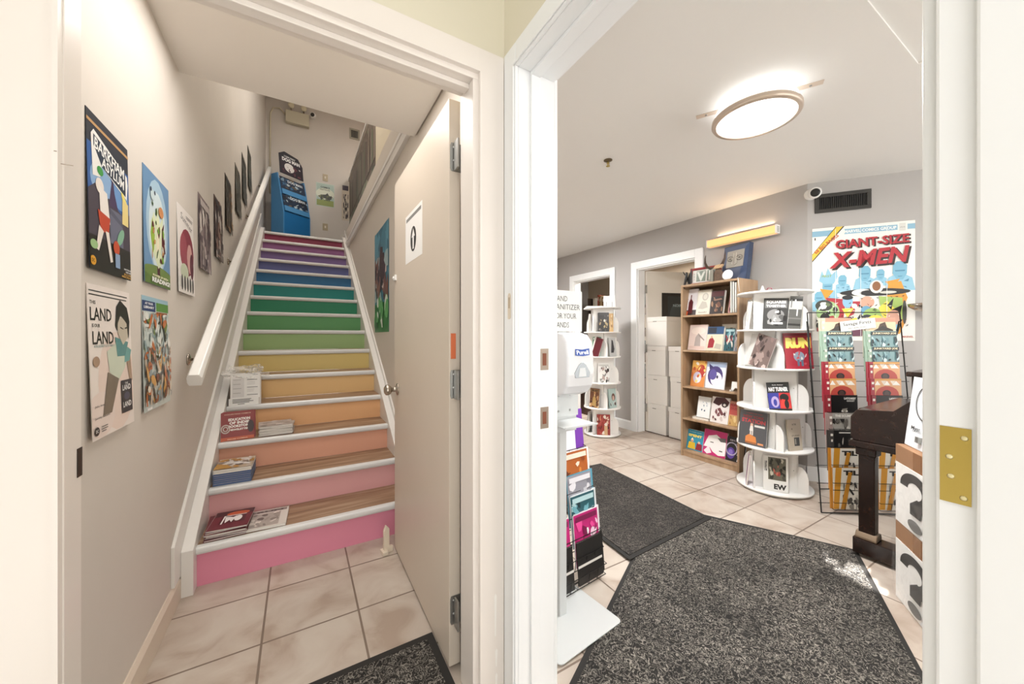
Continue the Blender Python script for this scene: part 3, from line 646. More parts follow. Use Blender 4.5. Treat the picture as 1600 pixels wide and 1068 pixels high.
# blue cardboard book display
cs = thing('cardboard_display', 'blue cardboard book display stand at the top of the stairs', 'display stand', (-.10, 6.60, 2.62), R_(36))
BL = M('#1d6fae', .45); BL2 = M('#4d8fc4', .45)
mb = MB(); mb.prism([(-.12, 0), (.16, 0), (.16, 1.02), (.02, 1.02), (-.12, .42)], -.22, -.205, 'x', BL2); mb.prism([(-.12, 0), (.16, 0), (.16, 1.02), (.02, 1.02), (-.12, .42)], .205, .22, 'x', BL2)
mb.box((-.205, -.12, 0), (.205, -.108, .42), BL); mb.box((-.205, .15, 0), (.205, .16, 1.0), BL); mb.build('body', cs)
TS = TM((0, -.115, .40), rx=-R_(13))
for i, (z, lb) in enumerate(((.05, 0), (.32, 0))):
    mb = MB(); mb.box((-.20, -.03, z-.02), (.20, .0, z+.06), BL2, TS)
    art(mb, .40, .27, [R(0, 0, 1, 1, '#23344c'), B(60+i, 40, ['#1b2635', '#3b6a93', '#7d95a8', '#b9c9d0', '#6d5f50', '#2b4a6c'], 0, 0, 1, 1, .12), T('DOG MAN', .6, .8, .6, .16, '#e8eef2', .03)], x0=-.20, z0=z, y=-.012, T_=TS); mb.build('book_pocket', cs)
mb = MB(); mb.prism([(-.19, 0), (.19, 0), (.19, .22), (.12, .33), (-.10, .36), (-.19, .30)], .0, .006, 'y', M('#2a2a33', .45), TM((0, .0, 1.03), rx=-R_(6)))
art(mb, .36, .32, [R(.02, .02, .98, .8, '#2f2733'), T('I CAN ONLY', .45, .90, .5, .08, '#f0f0f0', .03), T('DOG MAN', .5, .74, .8, .18, '#f2f2f2', .05), E(.4, .38, .22, .22, '#e6e2e0'), E(.36, .42, .05, .06, '#2a2228'), B(44, 12, ['#e6e2e0', '#47303c', '#6b3f4a'], .1, .05, .9, .5, .12)], x0=-.18, z0=.0, y=-.001, T_=TM((0, .0, 1.03), rx=-R_(6))); mb.build('header_card', cs)

# =================================================================== THINGS ON THE STAIRS (left end of the treads)
def tread_z(k): return Z1+RISE*(k-1)
def tread_y(k): return Y1+RUN*(k-1)
def flatbook(name, label, W, H, t, elems, loc, rz, spine, cover, cat='book', group=None, rough=.3, leaves='#e9e5dc'):
    """lies on its back, cover up"""
    rot = (Matrix.Rotation(rz, 3, 'Z') @ Matrix.Rotation(-pi/2, 3, 'X')).to_euler()
    return book(name, label, W, H, t, elems, (loc[0], loc[1], loc[2]+t), 0, 0, spine, cover, cat, group, parent_rot=rot, rough=rough, leaves=leaves)
# step 1
z = tread_z(1)+.0035; y = tread_y(1)+.035
dk = [R(0, 0, 1, 1, '#6b2430'), R(.0, .72, 1, 1, '#3b1a20'), E(.6, .80, .3, .12, '#c0572e'), R(.2, .28, .85, .70, '#4a1620'), P([(.30, .66), (.36, .30), (.45, .45), (.52, .30), (.60, .66), (.52, .58), (.45, .62)], '#ece8e6'), E(.66, .5, .1, .16, '#ece8e6'), R(.26, .26, .30, .70, '#ece8e6'), R(.26, .68, .84, .71, '#ece8e6')]
zz = z
for i in range(6):
    t = .0075
    flatbook('comic_book', 'dark red comic lying on top of the pile on the lowest step' if i == 5 else 'comic in the dark red pile on the lowest step, below the top one', .165, .205, t, dk if i == 5 else [R(0, 0, 1, 1, '#5c2029')], (-.315+.003*((i*7) % 3-1)+.004, y+.002+.004*((i*5) % 3-1)+.006, zz), R_([2, -3, 1, -2, 3, -4][i]), '#c9c2c0' if i % 2 else '#7a2b33', '#6b2430', 'comic', None if i == 5 else 'lower comics of the pile on the lowest step'); zz += t+.0002
gn = [R(0, 0, 1, 1, '#dcd6cf'), R(.05, .82, .95, .95, '#8f8883'), T('RUN', .5, .88, .7, .09, '#4a4544', .05), R(.05, .05, .80, .78, '#b3aaa3'), B(71, 26, ['#8c847e', '#cfc7bf', '#6d645f', '#a59b94', '#e4dcd4'], .06, .06, .78, .76, .14)]
flatbook('magazine', 'pale grey magazine lying beside the dark red pile on the lowest step', .175, .215, .012, gn, (-.150, y+.006, z), R_(-3), '#e8e3dd', '#dcd6cf', 'magazine')
# step 2 : thick pile with gold and grey cover, blue lower edge
z = tread_z(2)+.0035; y = tread_y(2)+.030
gd = [R(0, 0, 1, 1, '#b9a58e'), E(.5, .6, .5, .35, '#d9d3cf'), B(72, 24, ['#e6e0dc', '#8a7b70', '#b3843e', '#d3c8c0', '#6a5a50'], 0, 0, 1, 1, .18), P([(0, 0), (.5, 0), (.3, .35), (0, .5)], '#b8893c')]
for i in range(8):
    t = .0105; top = i >= 6
    flatbook('comic_book', 'gold and grey covered comic on top of the blue edged pile on the second step' if i == 7 else ('white edged comic just under the gold cover on the second step' if i == 6 else 'blue edged comic in the pile on the second step'), .17, .20, t, gd if i == 7 else [R(0, 0, 1, 1, '#9aa0b0')], (-.318+.0015*((i*3) % 3-1), y+.004, tread_z(2)+.0035+i*(t+.0002)), R_(-1.5 if i % 2 else -.5), '#ece9e4' if top else '#5d7299', '#b9a58e', 'comic', None if top else 'blue edged comics in the pile on the second step', leaves='#e9e5dc' if top else '#5d7299')
# step 3 : standing dark red brochure holder stack and grey magazines lying
z = tread_z(3)+.0035; y = tread_y(3)+.02
ct = [R(0, 0, 1, 1, '#8a2f2c'), R(.0, .0, 1, .12, '#c05a34'), T('COLLECTING COMICS', .5, .93, .8, .035, '#e8c8b0', .02), T('EDUCATION', .55, .74, .66, .10, '#f4efe8', .05, .02), T('OF INDIE', .55, .62, .60, .10, '#f4efe8', .05, .02), T('BOOKSTORE', .55, .50, .66, .10, '#f4efe8', .05, .02), T('NEWSLETTER', .55, .38, .60, .07, '#f4efe8', .05, .02), Ring(.14, .42, .14, .16, .75, '#c9b8b0'), Ring(.14, .42, .08, .09, .6, '#c9b8b0'), E(.9, .45, .10, .22, '#3b2222'), T('IMAGE COMICS', .5, .05, .6, .03, '#f0d0b0', .02)]
for i in range(4):
    book('brochure', 'red brochure with white block lettering standing on the third step' if i == 0 else 'red brochure standing behind the front one on the third step', .165, .17, .011, ct if i == 0 else [R(0, 0, 1, 1, '#8a2f2c')], (-.330+i*.002, y+.022+i*.0118, z), R_(6), .20, '#e4dcd6', '#8a2f2c', 'brochure', None if i == 0 else 'red brochures behind the front one')
gm = [R(0, 0, 1, 1, '#b3a9a4'), B(73, 20, ['#9c928d', '#c6bdb8', '#877d78', '#d6cec9'], 0, 0, 1, 1, .2)]
for i in range(7):
    t = .0085
    flatbook('magazine', 'curling grey magazine on top of the pile on the third step' if i == 6 else 'grey magazine in the pile on the third step', .185, .17, t, gm if i == 6 else [R(0, 0, 1, 1, '#b9b0ab')], (-.130+.002*((i*2) % 3-1), y+.036, z+i*(t+.0002)), R_([1, -2, 2, -1, 3, -3, 4][i]), '#c9c1bc' if i != 1 else '#eeeae6', '#b3a9a4', 'magazine', None if i == 6 else 'grey magazines in the pile on the third step')
# step 4 : white box wrapped in clear plastic with a typed note
z = tread_z(4)+.0035; y = tread_y(4)+.026
bx = thing('flyer_box', 'white box of flyers with a typed note and crumpled clear plastic on the fourth step', 'box', (-.315, y, z), R_(4))
mb = MB(); W_, D_, H_ = .17, .14, .205
for a, b in (((-W_/2, 0, 0), (W_/2, .004, H_)), ((-W_/2, D_-.004, 0), (W_/2, D_, H_)), ((-W_/2, .004, 0), (-W_/2+.004, D_-.004, H_)), ((W_/2-.004, .004, 0), (W_/2, D_-.004, H_)), ((-W_/2+.004, .004, 0), (W_/2-.004, D_-.004, .004))): mb.box(a, b, M('#d6d0ca', .5))
mb.build('box', bx)
mb = MB(); mb.box((-W_/2+.008, .02, .006), (W_/2-.008, D_-.01, H_-.01), PAPER); mb.build('flyers', bx)
mb = MB(); mb.box((-.082, -.003, .045), (.078, -.0005, .215), PAPER)
art(mb, .16, .17, [R(.05, .05, .45, .78, '#dedcda'), T('LIBRARY', .85, .93, .2, .03, '#777777')] + Lines(.08, .42, [.72, .55, .38, .2], .03, '#bdbbb9', 4) + Lines(.55, .95, [.72, .42, .12], .018, '#3c3c3c', 5) + Lines(.55, .85, [.62, .55, .34, .27], .010, '#a5a3a1', 6), x0=-.082, z0=.045, y=-.0031); mb.build('flyer_sheet', bx)
mb = MB(); TN = TM((-.005, -.006, -.028), rx=-R_(2)); mb.box((-.088, 0, 0), (.075, .0015, .075), PAPER, TN)
art(mb, .16, .075, Lines(.12, .92, [.88, .78, .68, .58], .05, '#555555', 7) + Lines(.3, .6, [.45], .05, '#555555', 8) + [T('Please take one!', .5, .2, .6, .12, '#333333')], x0=-.087, z0=0, y=-.0002, T_=TN); mb.build('typed_note', bx)
mb = MB(); rr = random.Random(12); nu, nv = 22, 12; vs = []
for j in range(nv):
    for i in range(nu):
        a = 2*pi*i/nu; tt = j/(nv-1); e = 1+.25*sin(3*a+j)+rr.uniform(-.10, .10)
        rx_, ry_ = (.115*e*(1-.15*tt) if tt < .6 else .085*e), (.07*e)
        vs.append((rx_*cos(a)-.012*sin(tt*4), D_/2-.005+ry_*sin(a), .185+.075*tt+rr.uniform(-.008, .008)))
fs = [(j*nu+i, j*nu+(i+1) % nu, (j+1)*nu+(i+1) % nu, (j+1)*nu+i) for j in range(nv-1) for i in range(nu)]
mb.add(vs, fs, FILM); mb.build('plastic_bag', bx)

# =================================================================== MATS
def mat_thing(label, poly, z, m, edge='#242220', t=.007):
    o = thing('floor_mat', label, 'floor mat', (sum(p[0] for p in poly)/len(poly), sum(p[1] for p in poly)/len(poly), z)); cx, cy = o.location[0], o.location[1]
    q = [(p[0]-cx, p[1]-cy) for p in poly]
    mb = MB(); mb.prism(q, 0, t*.55, 'z', M(edge, .8)); mb.build('rubber_edge', o)
    c = [(p[0]*(1-.028/max(abs(p[0]), .2)), p[1]*(1-.028/max(abs(p[1]), .2))) for p in q]
    mb = MB(); mb.prism(c, t*.55, t, 'z', m); mb.build('carpet_pile', o)
ux, uy = cos(R_(27.5)), sin(R_(27.5)); C0 = (2.65, .775)
mat_thing('large charcoal flecked carpet mat just inside the shop doorway', [(C0[0]-1.62*ux, C0[1]-1.62*uy), C0, (C0[0]-1.03*uy, C0[1]+1.03*ux), (C0[0]-1.03*uy-1.62*ux, C0[1]+1.03*ux-1.62*uy)], .0006, CARPET)
mat_thing('darker carpet mat beyond the large one, running toward the back of the shop', [(1.49, 1.335), (2.285, 1.375), (2.39, 2.48), (1.58, 2.52)], .008, CARPET2, t=.008)
mat_thing('charcoal flecked mat on the tiles inside the stairway door', [(-.37, .55), (.455, .55), (.455, 1.412), (-.37, 1.412)], .0006, CARPET)

# =================================================================== SHOP: sanitizer stand
ss = thing('sanitizer_stand', 'white hand sanitizer dispenser on a slim white floor stand with a square foot', 'hand sanitizer stand', (.953, 1.22, 0))
WP = M('#cdd0d0', .4)
mb = MB(); q = []
for cx, cy, a0 in ((.157, -.157, -90), (.157, .157, 0), (-.157, .157, 90), (-.157, -.157, 180)):
    for a in (0, 30, 60, 90): q.append((cx+.018*cos(R_(a0+a)), cy+.018*sin(R_(a0+a))))
mb.prism(q, .0085, .0125, 'z', WP, TM(rz=R_(6))); mb.build('foot_plate', ss, .001)
mb = MB(); mb.box((-.018, -.012, .0125), (.018, .012, .83), WP); mb.build('pole', ss, .002)
mb = MB(); mb.box((-.075, -.018, .845), (.075, -.012, 1.19), WP); mb.box((-.07, -.0125, .78), (.07, -.0085, .845), WP); mb.build('mounting_plate', ss, .001)
mb = MB()
for x in (-.03, .03):
    for z_ in (.87, .935): mb.lathe([(.005, 0), (.004, .003)], STEEL, T=TM((x, -.018, z_), rx=pi/2), n=10)
mb.build('screws', ss)
mb = MB(); mb.box((-.09, -.135, .828), (.075, .01, .832), WP); mb.box((-.09, -.138, .828), (.075, -.135, .836), WP); mb.build('drip_tray', ss, .001)
mb = MB(); prof = [(-.020, .945), (-.055, .940), (-.095, .955), (-.118, .985), (-.125, 1.03), (-.124, 1.10), (-.112, 1.16), (-.090, 1.185), (-.055, 1.195), (-.020, 1.195)]
mb.prism(prof, -.068, .068, 'x', M('#dedfe2', .25)); db = mb.build('dispenser_body', ss, .010, 4)
mb = MB(); mb.prism([(-.035, 0), (.035, 0), (.040, .018), (.018, .050), (.006, .058), (-.006, .058), (-.018, .050), (-.040, .018)], -.1265, -.118, 'y', M('#9aa0a4', .15, .3), TM((0.005, 0, 1.018))); mb.prism([(-.020, 0), (.020, 0), (.014, .034), (-.014, .034)], -.1275, -.1264, 'y', M('#d2d6d8', .15), TM((.005, 0, 1.022))); mb.build('level_window', db, .001)
mb = MB(); TL = TM((0, -.1245, 1.102), rx=-R_(11.5)); art(mb, .075, .03, [P([(0, .1), (.04, .95), (.5, .85), (1, 1), (.96, .10), (.5, .0)], '#1f4aa0'), T('Purell', .5, .48, .8, .55, '#ffffff', .02)], x0=-.030, z0=0, y=-.002, T_=TL); mb.build('logo', db)
mb = MB(); mb.box((-.098, -.0115, 1.20), (.102, -.0085, 1.372), M('#e0e0de', .6)); mb.box((-.02, -.0085, 1.10), (.02, -.004, 1.3), WP)
art(mb, .20, .172, [T('HAND', .42, .80, .36, .13, '#4b4b4b', -.003), T('SANITIZER', .59, .60, .70, .13, '#4b4b4b', -.003), T('FOR YOUR', .54, .38, .60, .13, '#4b4b4b', -.003), T('HANDS', .44, .16, .40, .13, '#4b4b4b', -.003)], x0=-.098, z0=1.20, y=-.0118); mb.build('sign_board', ss)

# comic covers --------------------------------------------------------------
GROUP_RACK = 'comics in the magazine rack'
GROUP_WIRE = 'comics in the wire comic rack'
GROUP_CASE = 'comics on the bookcase shelves'
def cov(kind, seed=1):
    pal = {'orange': ['#b5622a', '#d98a3e', '#6b3218', '#f0e2d0', '#8f4520'], 'gray': ['#9a9aa4', '#c9c9d0', '#5d5d68', '#e6e4ea', '#7f7f8a'], 'pink': ['#c42a78', '#e84f9a', '#f2d0e2', '#7b1d4c', '#f9f2f6'],
           'purple': ['#7b3fae', '#efeef4', '#d8d2e6', '#f2f0f6'], 'dark': ['#22201f', '#4a4443', '#8a817c', '#362f2e'], 'teal': ['#2c5c66', '#6fa9b5', '#17343c', '#b3d3d8'], 'brown': ['#6e4630', '#b98a5c', '#3a241b', '#e0c7a0'],
           'green': ['#3e8a68', '#8fd0ae', '#1d4f3c', '#dff0e6'], 'bw': ['#f0f0ee', '#2b2b2b', '#8b8b89', '#cfcfcc'], 'red': ['#a3282e', '#5a1519', '#d97a6a', '#f0dcd4'], 'cream': ['#e9dfcd', '#cdb58e', '#8b7a63', '#f4efe4']}[kind]
    return [R(0, 0, 1, 1, pal[0]), B(seed, 26, pal, .02, .02, .98, .86, .16, 1), R(.06, .86, .94, .96, pal[3] if len(pal) > 3 else pal[1])]

# wire magazine rack behind the stand ----------------------------------------
rk = thing('magazine_rack', 'black wire magazine rack of stacked comics behind the sanitizer stand', 'magazine rack', (1.13, 1.40, .0135), R_(6))
mb = MB()
for x in (-.24, .15): mb.tube([(x, -.075, .008), (x, .02, .35), (x, .13, .95)], .0035, WIRE, 6)
mb.tube([(-.24, .13, .95), (.15, .13, .95)], .0035, WIRE, 6); mb.tube([(-.24, -.075, .008), (.15, -.075, .008)], .0035, WIRE, 6)
mb.build('frame', rk)
mb = MB(); mb.tube([(-.24, -.08, .01), (.15, .26, .19)], .003, WIRE, 6); mb.tube([(.15, -.08, .17), (-.24, .26, .01)], .003, WIRE, 6); mb.tube([(-.24, .27, .006), (.15, .27, .006)], .003, WIRE, 6)
for x in (-.24, .15): mb.tube([(x, .13, .95), (x, .27, .006)], .003, WIRE, 6)
mb.build('brace', rk)
tz = [.012, .085, .165, .255, .36, .55]
for i, z0 in enumerate(tz):
    y0 = -.07+.235*(z0/.95)
    mb = MB(); x0_, x1_ = -.24, .15
    mb.tube([(x0_, y0+.01, z0+.06), (x0_, y0-.05, z0+.05), (x1_, y0-.05, z0+.05), (x1_, y0+.01, z0+.06)], .002, WIRE, 6); mb.tube([(x0_, y0+.0, z0), (x0_, y0-.045, z0-.003), (x1_, y0-.045, z0-.003), (x1_, y0+.0, z0)], .002, WIRE, 6)
    for x in (-.18, -.09, -.045, .03, .09): mb.tube([(x, y0-.002, z0), (x, y0-.045, z0-.003), (x, y0-.05, z0+.05)], .0016, WIRE, 5)
    mb.build('pocket', rk)
rows = [('dark', 'black slipcased', '#24221f'), ('pink', 'magenta and white', '#e6e0e4'), ('teal', 'dark teal', '#d9dde0'), ('gray', 'pale grey', '#5aa0b8'), ('orange', 'burnt orange', '#efe9e6'), ('purple', 'white and purple', '#7b3fae')]
Mrk = Matrix.Translation((1.13, 1.40, .0135)) @ Matrix.Rotation(R_(6), 4, 'Z')
for i, (kd, nm_, sp_) in enumerate(rows):
    z0 = tz[i]; y0 = -.07+.235*(z0/.95)
    for c, xc in enumerate((-.14, .055)):
        n = 3 if c else 2
        for q in range(n):
            pos = Mrk @ Vector((xc+(.013*q if c else 0), y0-.040+.0064*q, z0+.0015))
            front = q == 0
            if i == 5 and c: el = [R(0, 0, .72, 1, '#eceaf2'), R(.72, 0, 1, 1, '#7b3fae')]
            elif i == 0: el = [R(0, 0, 1, 1, '#22201f'), R(0, .40, 1, .46, '#d8d4ce')]
            else: el = cov(kd, 100+i*3+c)
            side = 'right' if c else 'left'
            book('comic_book', ('%s comic, front of the %s column, %s tier of the magazine rack' % (nm_, side, ['lowest', 'second', 'third', 'fourth', 'fifth', 'top'][i])) if front else ('%s comic behind the front one, %s column, %s tier, magazine rack' % (nm_, side, ['lowest', 'second', 'third', 'fourth', 'fifth', 'top'][i])),
                 .165, .19 if i == 0 else .235, 0.006, el if front else [R(0, 0, 1, 1, sp_)], pos, R_(6), 0.10, sp_, sp_, 'comic', GROUP_RACK)

# =================================================================== BOOKCASE
BX0, BX1, BY0, BY1, BZ = 3.275, 3.583, 1.725, 2.283, 1.685
bc = thing('bookcase', 'oak veneer bookcase of comics standing against the grey wall', 'bookcase', ((BX0+BX1)/2, (BY0+BY1)/2, 0))
def bpart(mb, n, bev=.0015): child_world(mb.build(n, bc, bev), bc)
for a, b in ((BY0, BY0+.018), (BY1-.018, BY1)): mb = MB(); mb.box((BX0, a, 0.0005), (BX1, b, BZ), SHELFWOOD); bpart(mb, 'side_panel')
mb = MB(); mb.box((BX1-.006, BY0+.0181, .05), (BX1, BY1-.0181, BZ-.002), SHELFWOOD); bpart(mb, 'back_panel')
mb = MB(); mb.box((BX0, BY0+.0181, BZ-.02), (BX1-.0062, BY1-.0181, BZ), SHELFWOOD); bpart(mb, 'top_panel')
mb = MB(); mb.box((BX0+.01, BY0+.0181, .0005), (BX0+.025, BY1-.0181, .045), SHELFWOOD); bpart(mb, 'base')
SH = [.063, .378, .690, 1.045, 1.385]
for z in SH: mb = MB(); mb.box((BX0+.004, BY0+.0181, z-.018), (BX1-.0062, BY1-.0181, z), SHELFWOOD); bpart(mb, 'shelf')
th = YAW
def Y_at(px, X):
    r = (px-800)/569.; return X*(-sin(th)*r+cos(th))/(cos(th)*r+sin(th))
def Z_at(px, py, X):
    r = (px-800)/569.; t = X/(cos(th)*r+sin(th)); return EYE+(525-py)/569.*t
def bcbook(label, px0, px1, ytop, shelf, elems, spine='#e8e6e2', cover='#ffffff', X=3.335, lean=.20, t=.014, roll=0, n=1, dz=0):
    a, b = Y_at(px0, X), Y_at(px1, X); z = SH[shelf]+.002+dz
    H = (Z_at((px0+px1)/2, ytop, X+.04)-z)/cos(lean); W = max((a-b)-.004, .03)
    for q in range(n):
        book('comic_book', label if q == 0 else 'spare copy behind the '+' '.join(label.split(' on the ')[0].split(', ')[0].split()[:9]), W, H, t, elems if q == 0 else [R(0, 0, 1, 1, cover)], (X+q*(t+.001), (a+b)/2, z), -pi/2, lean, spine, cover, 'comic', GROUP_CASE, roll)
# top tier
bcbook('white comic with a dark red bottle silhouette, first on the top bookcase shelf', 1067, 1087, 452, 4, [R(0, 0, 1, 1, '#e9e6ec'), R(0, 0, 1, .2, '#2a1416'), R(0, 0, .35, .16, '#d8602e'), P([(.35, .08), (.35, .5), (.46, .62), (.46, .78), (.54, .78), (.54, .62), (.70, .5), (.70, .08)], '#5a1420')] + Lines(.08, .3, [.6, .52, .44, .36], .02, '#6b6b78'), '#d8d4da')
bcbook('cream comic with a pencil drawn figure on the top bookcase shelf', 1086, 1108, 453, 4, [R(0, 0, 1, 1, '#dcd8cb'), E(.6, .72, .22, .16, '#b5b0a4'), E(.6, .72, .15, .11, '#d0ccc0'), P([(.15, .25), (.4, .55), (.7, .5), (.85, .28), (.5, .22)], '#bdb8ac'), T('Sasaki', .5, .1, .6, .06, '#8b867b')], '#c7c3b8')
bcbook('dark comic with a crouching gunslinger on the top bookcase shelf', 1108, 1129, 454, 4, [R(0, 0, 1, 1, '#2b201f'), R(0, .75, 1, .97, '#4a1618'), B(81, 20, ['#6b4535', '#191312', '#a07a5d', '#3a2a26'], .05, .1, .95, .72, .18), P([(.2, .62), (.8, .66), (.9, .60), (.3, .56)], '#8d6a58')], '#cfc8c0', n=2)
bcbook('dusty pink comic with stacked dark lettering on the top bookcase shelf', 1137, 1152, 456, 4, [R(0, 0, 1, 1, '#c9938f')] + [T(s, .5, .9-.13*i, .8, .08, '#7a4245', .03) for i, s in enumerate(['I HATE', 'THIS', 'BOOK', 'MUCH'])] + [T('PUNK', .5, .16, .8, .2, '#2a1c1e', .05)], '#b98482')
for q in range(3):
    book('comic_book', ['slim spine-out comic, left of three ending the top bookcase shelf', 'slim spine-out comic, middle of three ending the top bookcase shelf', 'slim spine-out comic, right of three ending the top bookcase shelf'][q], .12, .285-.01*q, .013, [R(0, 0, 1, 1, '#3a3735')], (3.345, 1.808-.019*q, SH[4]+.002), R_(180), -.06*0, '#e4e2de', '#4a4643', 'comic')
# second tier
bcbook('pale peach comic with a standing robed figure, left of the second bookcase shelf', 1074, 1102, 507, 3, [R(0, 0, 1, 1, '#e2cfc8'), E(.5, .75, .4, .15, '#ecdcd2'), P([(.35, .15), (.38, .50), (.52, .66), (.66, .50), (.70, .15)], '#a99c96'), P([(.52, .66), (.9, .40), (.88, .36), (.55, .55)], '#8f827c'), R(.05, .03, .95, .15, '#d6bdb4')], '#d9c6be')
bcbook('comic with a blue band and a red cloaked figure on the second bookcase shelf', 1102, 1128, 510, 3, [R(0, 0, 1, 1, '#d9d6c0'), R(0, .68, 1, 1, '#2b4f78'), R(.05, .72, .55, .96, '#1c2436'), P([(.1, .1), (.15, .45), (.32, .58), (.5, .4), (.45, .12)], '#9a2230'), P([(.5, .1), (.6, .3), (.95, .25), (.9, .05)], '#b8b4a6'), E(.3, .56, .06, .06, '#d0a98c')], '#e6e3da', n=2)
bcbook('comic of small dark painted figures, third on the second bookcase shelf', 1130, 1146, 513, 3, cov('teal', 83)+[B(84, 16, ['#8f2430', '#e6dccf', '#2a2a34'], .1, .1, .9, .7, .16)], '#d6d2cc', X=3.35)
bcbook('brown and grey comic at the right end of the second bookcase shelf', 1146, 1162, 515, 3, cov('gray', 85)+[B(86, 14, ['#6e5a4c', '#a5988c', '#332a28'], .1, .1, .9, .8, .2)], '#4a4440', X=3.35)
bcbook('tan comic lying back behind the second bookcase shelf row', 1126, 1150, 506, 3, cov('cream', 87), '#bba98c', X=3.42, lean=.1)
# third tier
bcbook('yellow and red space comic on the third bookcase shelf', 1078, 1100, 563, 2, [R(0, 0, 1, 1, '#d98c4a'), R(0, .7, 1, 1, '#e9b65c'), E(.7, .6, .3, .25, '#b53a30'), E(.45, .35, .3, .22, '#c9c0d6'), E(.55, .30, .16, .14, '#e6dfe6'), B(88, 14, ['#f0d27a', '#c25a34', '#f4ece0'], .02, .02, .98, .98, .14)], '#d9b48a')
bcbook('white comic with a curled violet creature on the third bookcase shelf', 1101, 1131, 565, 2, [R(0, 0, 1, 1, '#e9e9f0'), R(0, .8, 1, 1, '#a9b9d6'), E(.48, .48, .40, .36, '#4a3f78'), E(.55, .36, .30, .26, '#e6e4f0'), P([(.15, .70), (.10, .92), (.35, .80)], '#3a3164'), E(.60, .44, .05, .06, '#27214a'), E(.36, .52, .2, .2, '#5e549a')], '#dddde8')
bcbook('narrow black comic at the left end of the third bookcase shelf', 1068, 1077, 573, 2, cov('dark', 89), '#2a2625', X=3.40)
o = thing('display_easel', 'small white empty display easel on the third bookcase shelf', 'easel', (3.34, Y_at(1150, 3.34), SH[2]+.001), -pi/2)
mb = MB(); mb.prism([(-.045, 0), (-.028, 0), (-.012, .028), (.012, .028), (.028, 0), (.045, 0), (.045, .085), (-.045, .085)], 0, .004, 'y', WHITE, TM(rx=-.25)); mb.build('easel_back', o); mb = MB(); mb.box((-.04, -.03, .0), (-.03, .03, .012), WHITE); mb.box((.03, -.03, .0), (.04, .03, .012), WHITE); mb.build('easel_foot', o)
# fourth tier
bcbook('white comic with tiny blue figures on the fourth bookcase shelf', 1088, 1108, 619, 1, [R(0, 0, 1, 1, '#e6e8e8'), B(90, 9, ['#6d8ca6', '#39506a', '#b6c6d2'], .25, .3, .75, .75, .07)], '#d6d8d8', dz=.022)
flatbook('magazine', 'white magazine lying under the blue figure comic on the fourth bookcase shelf', .16, .15, .018, [R(0, 0, 1, 1, '#e6e4e0')], (3.33, Y_at(1094, 3.33), SH[1]+.001), -pi/2, '#efeeea', '#e6e4e0', 'magazine')
bcbook('white comic with a maroon haired screaming face on the fourth bookcase shelf', 1109, 1137, 620, 1, [R(0, 0, 1, 1, '#e9e4e2'), P([(.05, .75), (.2, .98), (.7, 1), (.98, .85), (.9, .68), (.6, .78), (.4, .66), (.15, .72)], '#4a2228'), E(.72, .72, .16, .10, '#2b1a1c'), E(.72, .72, .08, .05, '#e9e4e2'), B(91, 12, ['#4a2228', '#7a4c50', '#cfc4c0'], .1, .08, .9, .55, .14), P([(.35, .55), (.5, .60), (.75, .35), (.6, .30)], '#6b3b40')], '#d6cfcc')
bcbook('rust and gold comic at the right of the fourth bookcase shelf', 1137, 1160, 627, 1, [R(0, 0, 1, 1, '#c98c74'), R(0, .45, 1, .9, '#b55048'), T('CAROL', .5, .85, .8, .10, '#7a1f28', .03), T('DUSTER', .5, .70, .85, .10, '#8a2530', .03), R(0, 0, 1, .42, '#c9a466'), B(92, 8, ['#8b5c34', '#e0c890'], .1, .05, .9, .4, .12)], '#c9a08c')
# lowest tier
bcbook('bright blue comic lettered in yellow with party figures, lowest bookcase shelf', 1070, 1097, 671, 0, [R(0, 0, 1, 1, '#2f97b8'), T('SPENT', .52, .72, .8, .13, '#f2dc5c', .06), T('A comic novel', .5, .90, .7, .04, '#bfe2ee'), P([(.15, .05), (.2, .38), (.55, .38), (.6, .05)], '#e8c334'), E(.38, .46, .09, .07, '#d8a88a'), P([(.60, .05), (.68, .40), (.95, .36), (.98, .05)], '#8f2330'), E(.78, .42, .07, .06, '#d9b090'), P([(.30, .50), (.38, .62), (.46, .50)], '#f4f4ee')], '#3a8fa8', n=2)
bcbook('magenta comic with sweeping white shapes, lowest bookcase shelf', 1097, 1133, 672, 0, [R(0, 0, 1, 1, '#c22a72'), P([(.02, .30), (.20, .75), (.55, .85), (.98, .60), (.98, .1), (.70, .05), (.45, .15), (.30, .3)], '#f0eeee'), P([(.05, .12), (.25, .36), (.40, .1), (.2, .02)], '#f4e8ee'), P([(.60, .72), (.95, .78), (.98, .62), (.75, .60)], '#6d6a6a'), R(.72, .22, .86, .26, '#4a4648'), R(.3, .5, .45, .53, '#4a4648')], '#d6c9ce', t=.02)
bcbook('black comic with violet arches and a white star, lowest bookcase shelf', 1133, 1163, 683, 0, [R(0, 0, 1, 1, '#1a171a'), E(.25, .32, .22, .24, '#5a3f9a'), E(.24, .36, .12, .12, '#8a74c8'), Ring(.28, .5, .32, .28, .82, '#b9b2c6'), P([(.60, .02), (.66, .22), (.58, .32), (.72, .30), (.80, .42), (.84, .28), (.98, .26), (.88, .16), (.92, .02), (.78, .10)], '#eae6ea'), T('SECRET', .5, .86, .7, .07, '#c9c3cf', .02), R(.2, .72, .9, .75, '#8b8594')], '#2a2629')
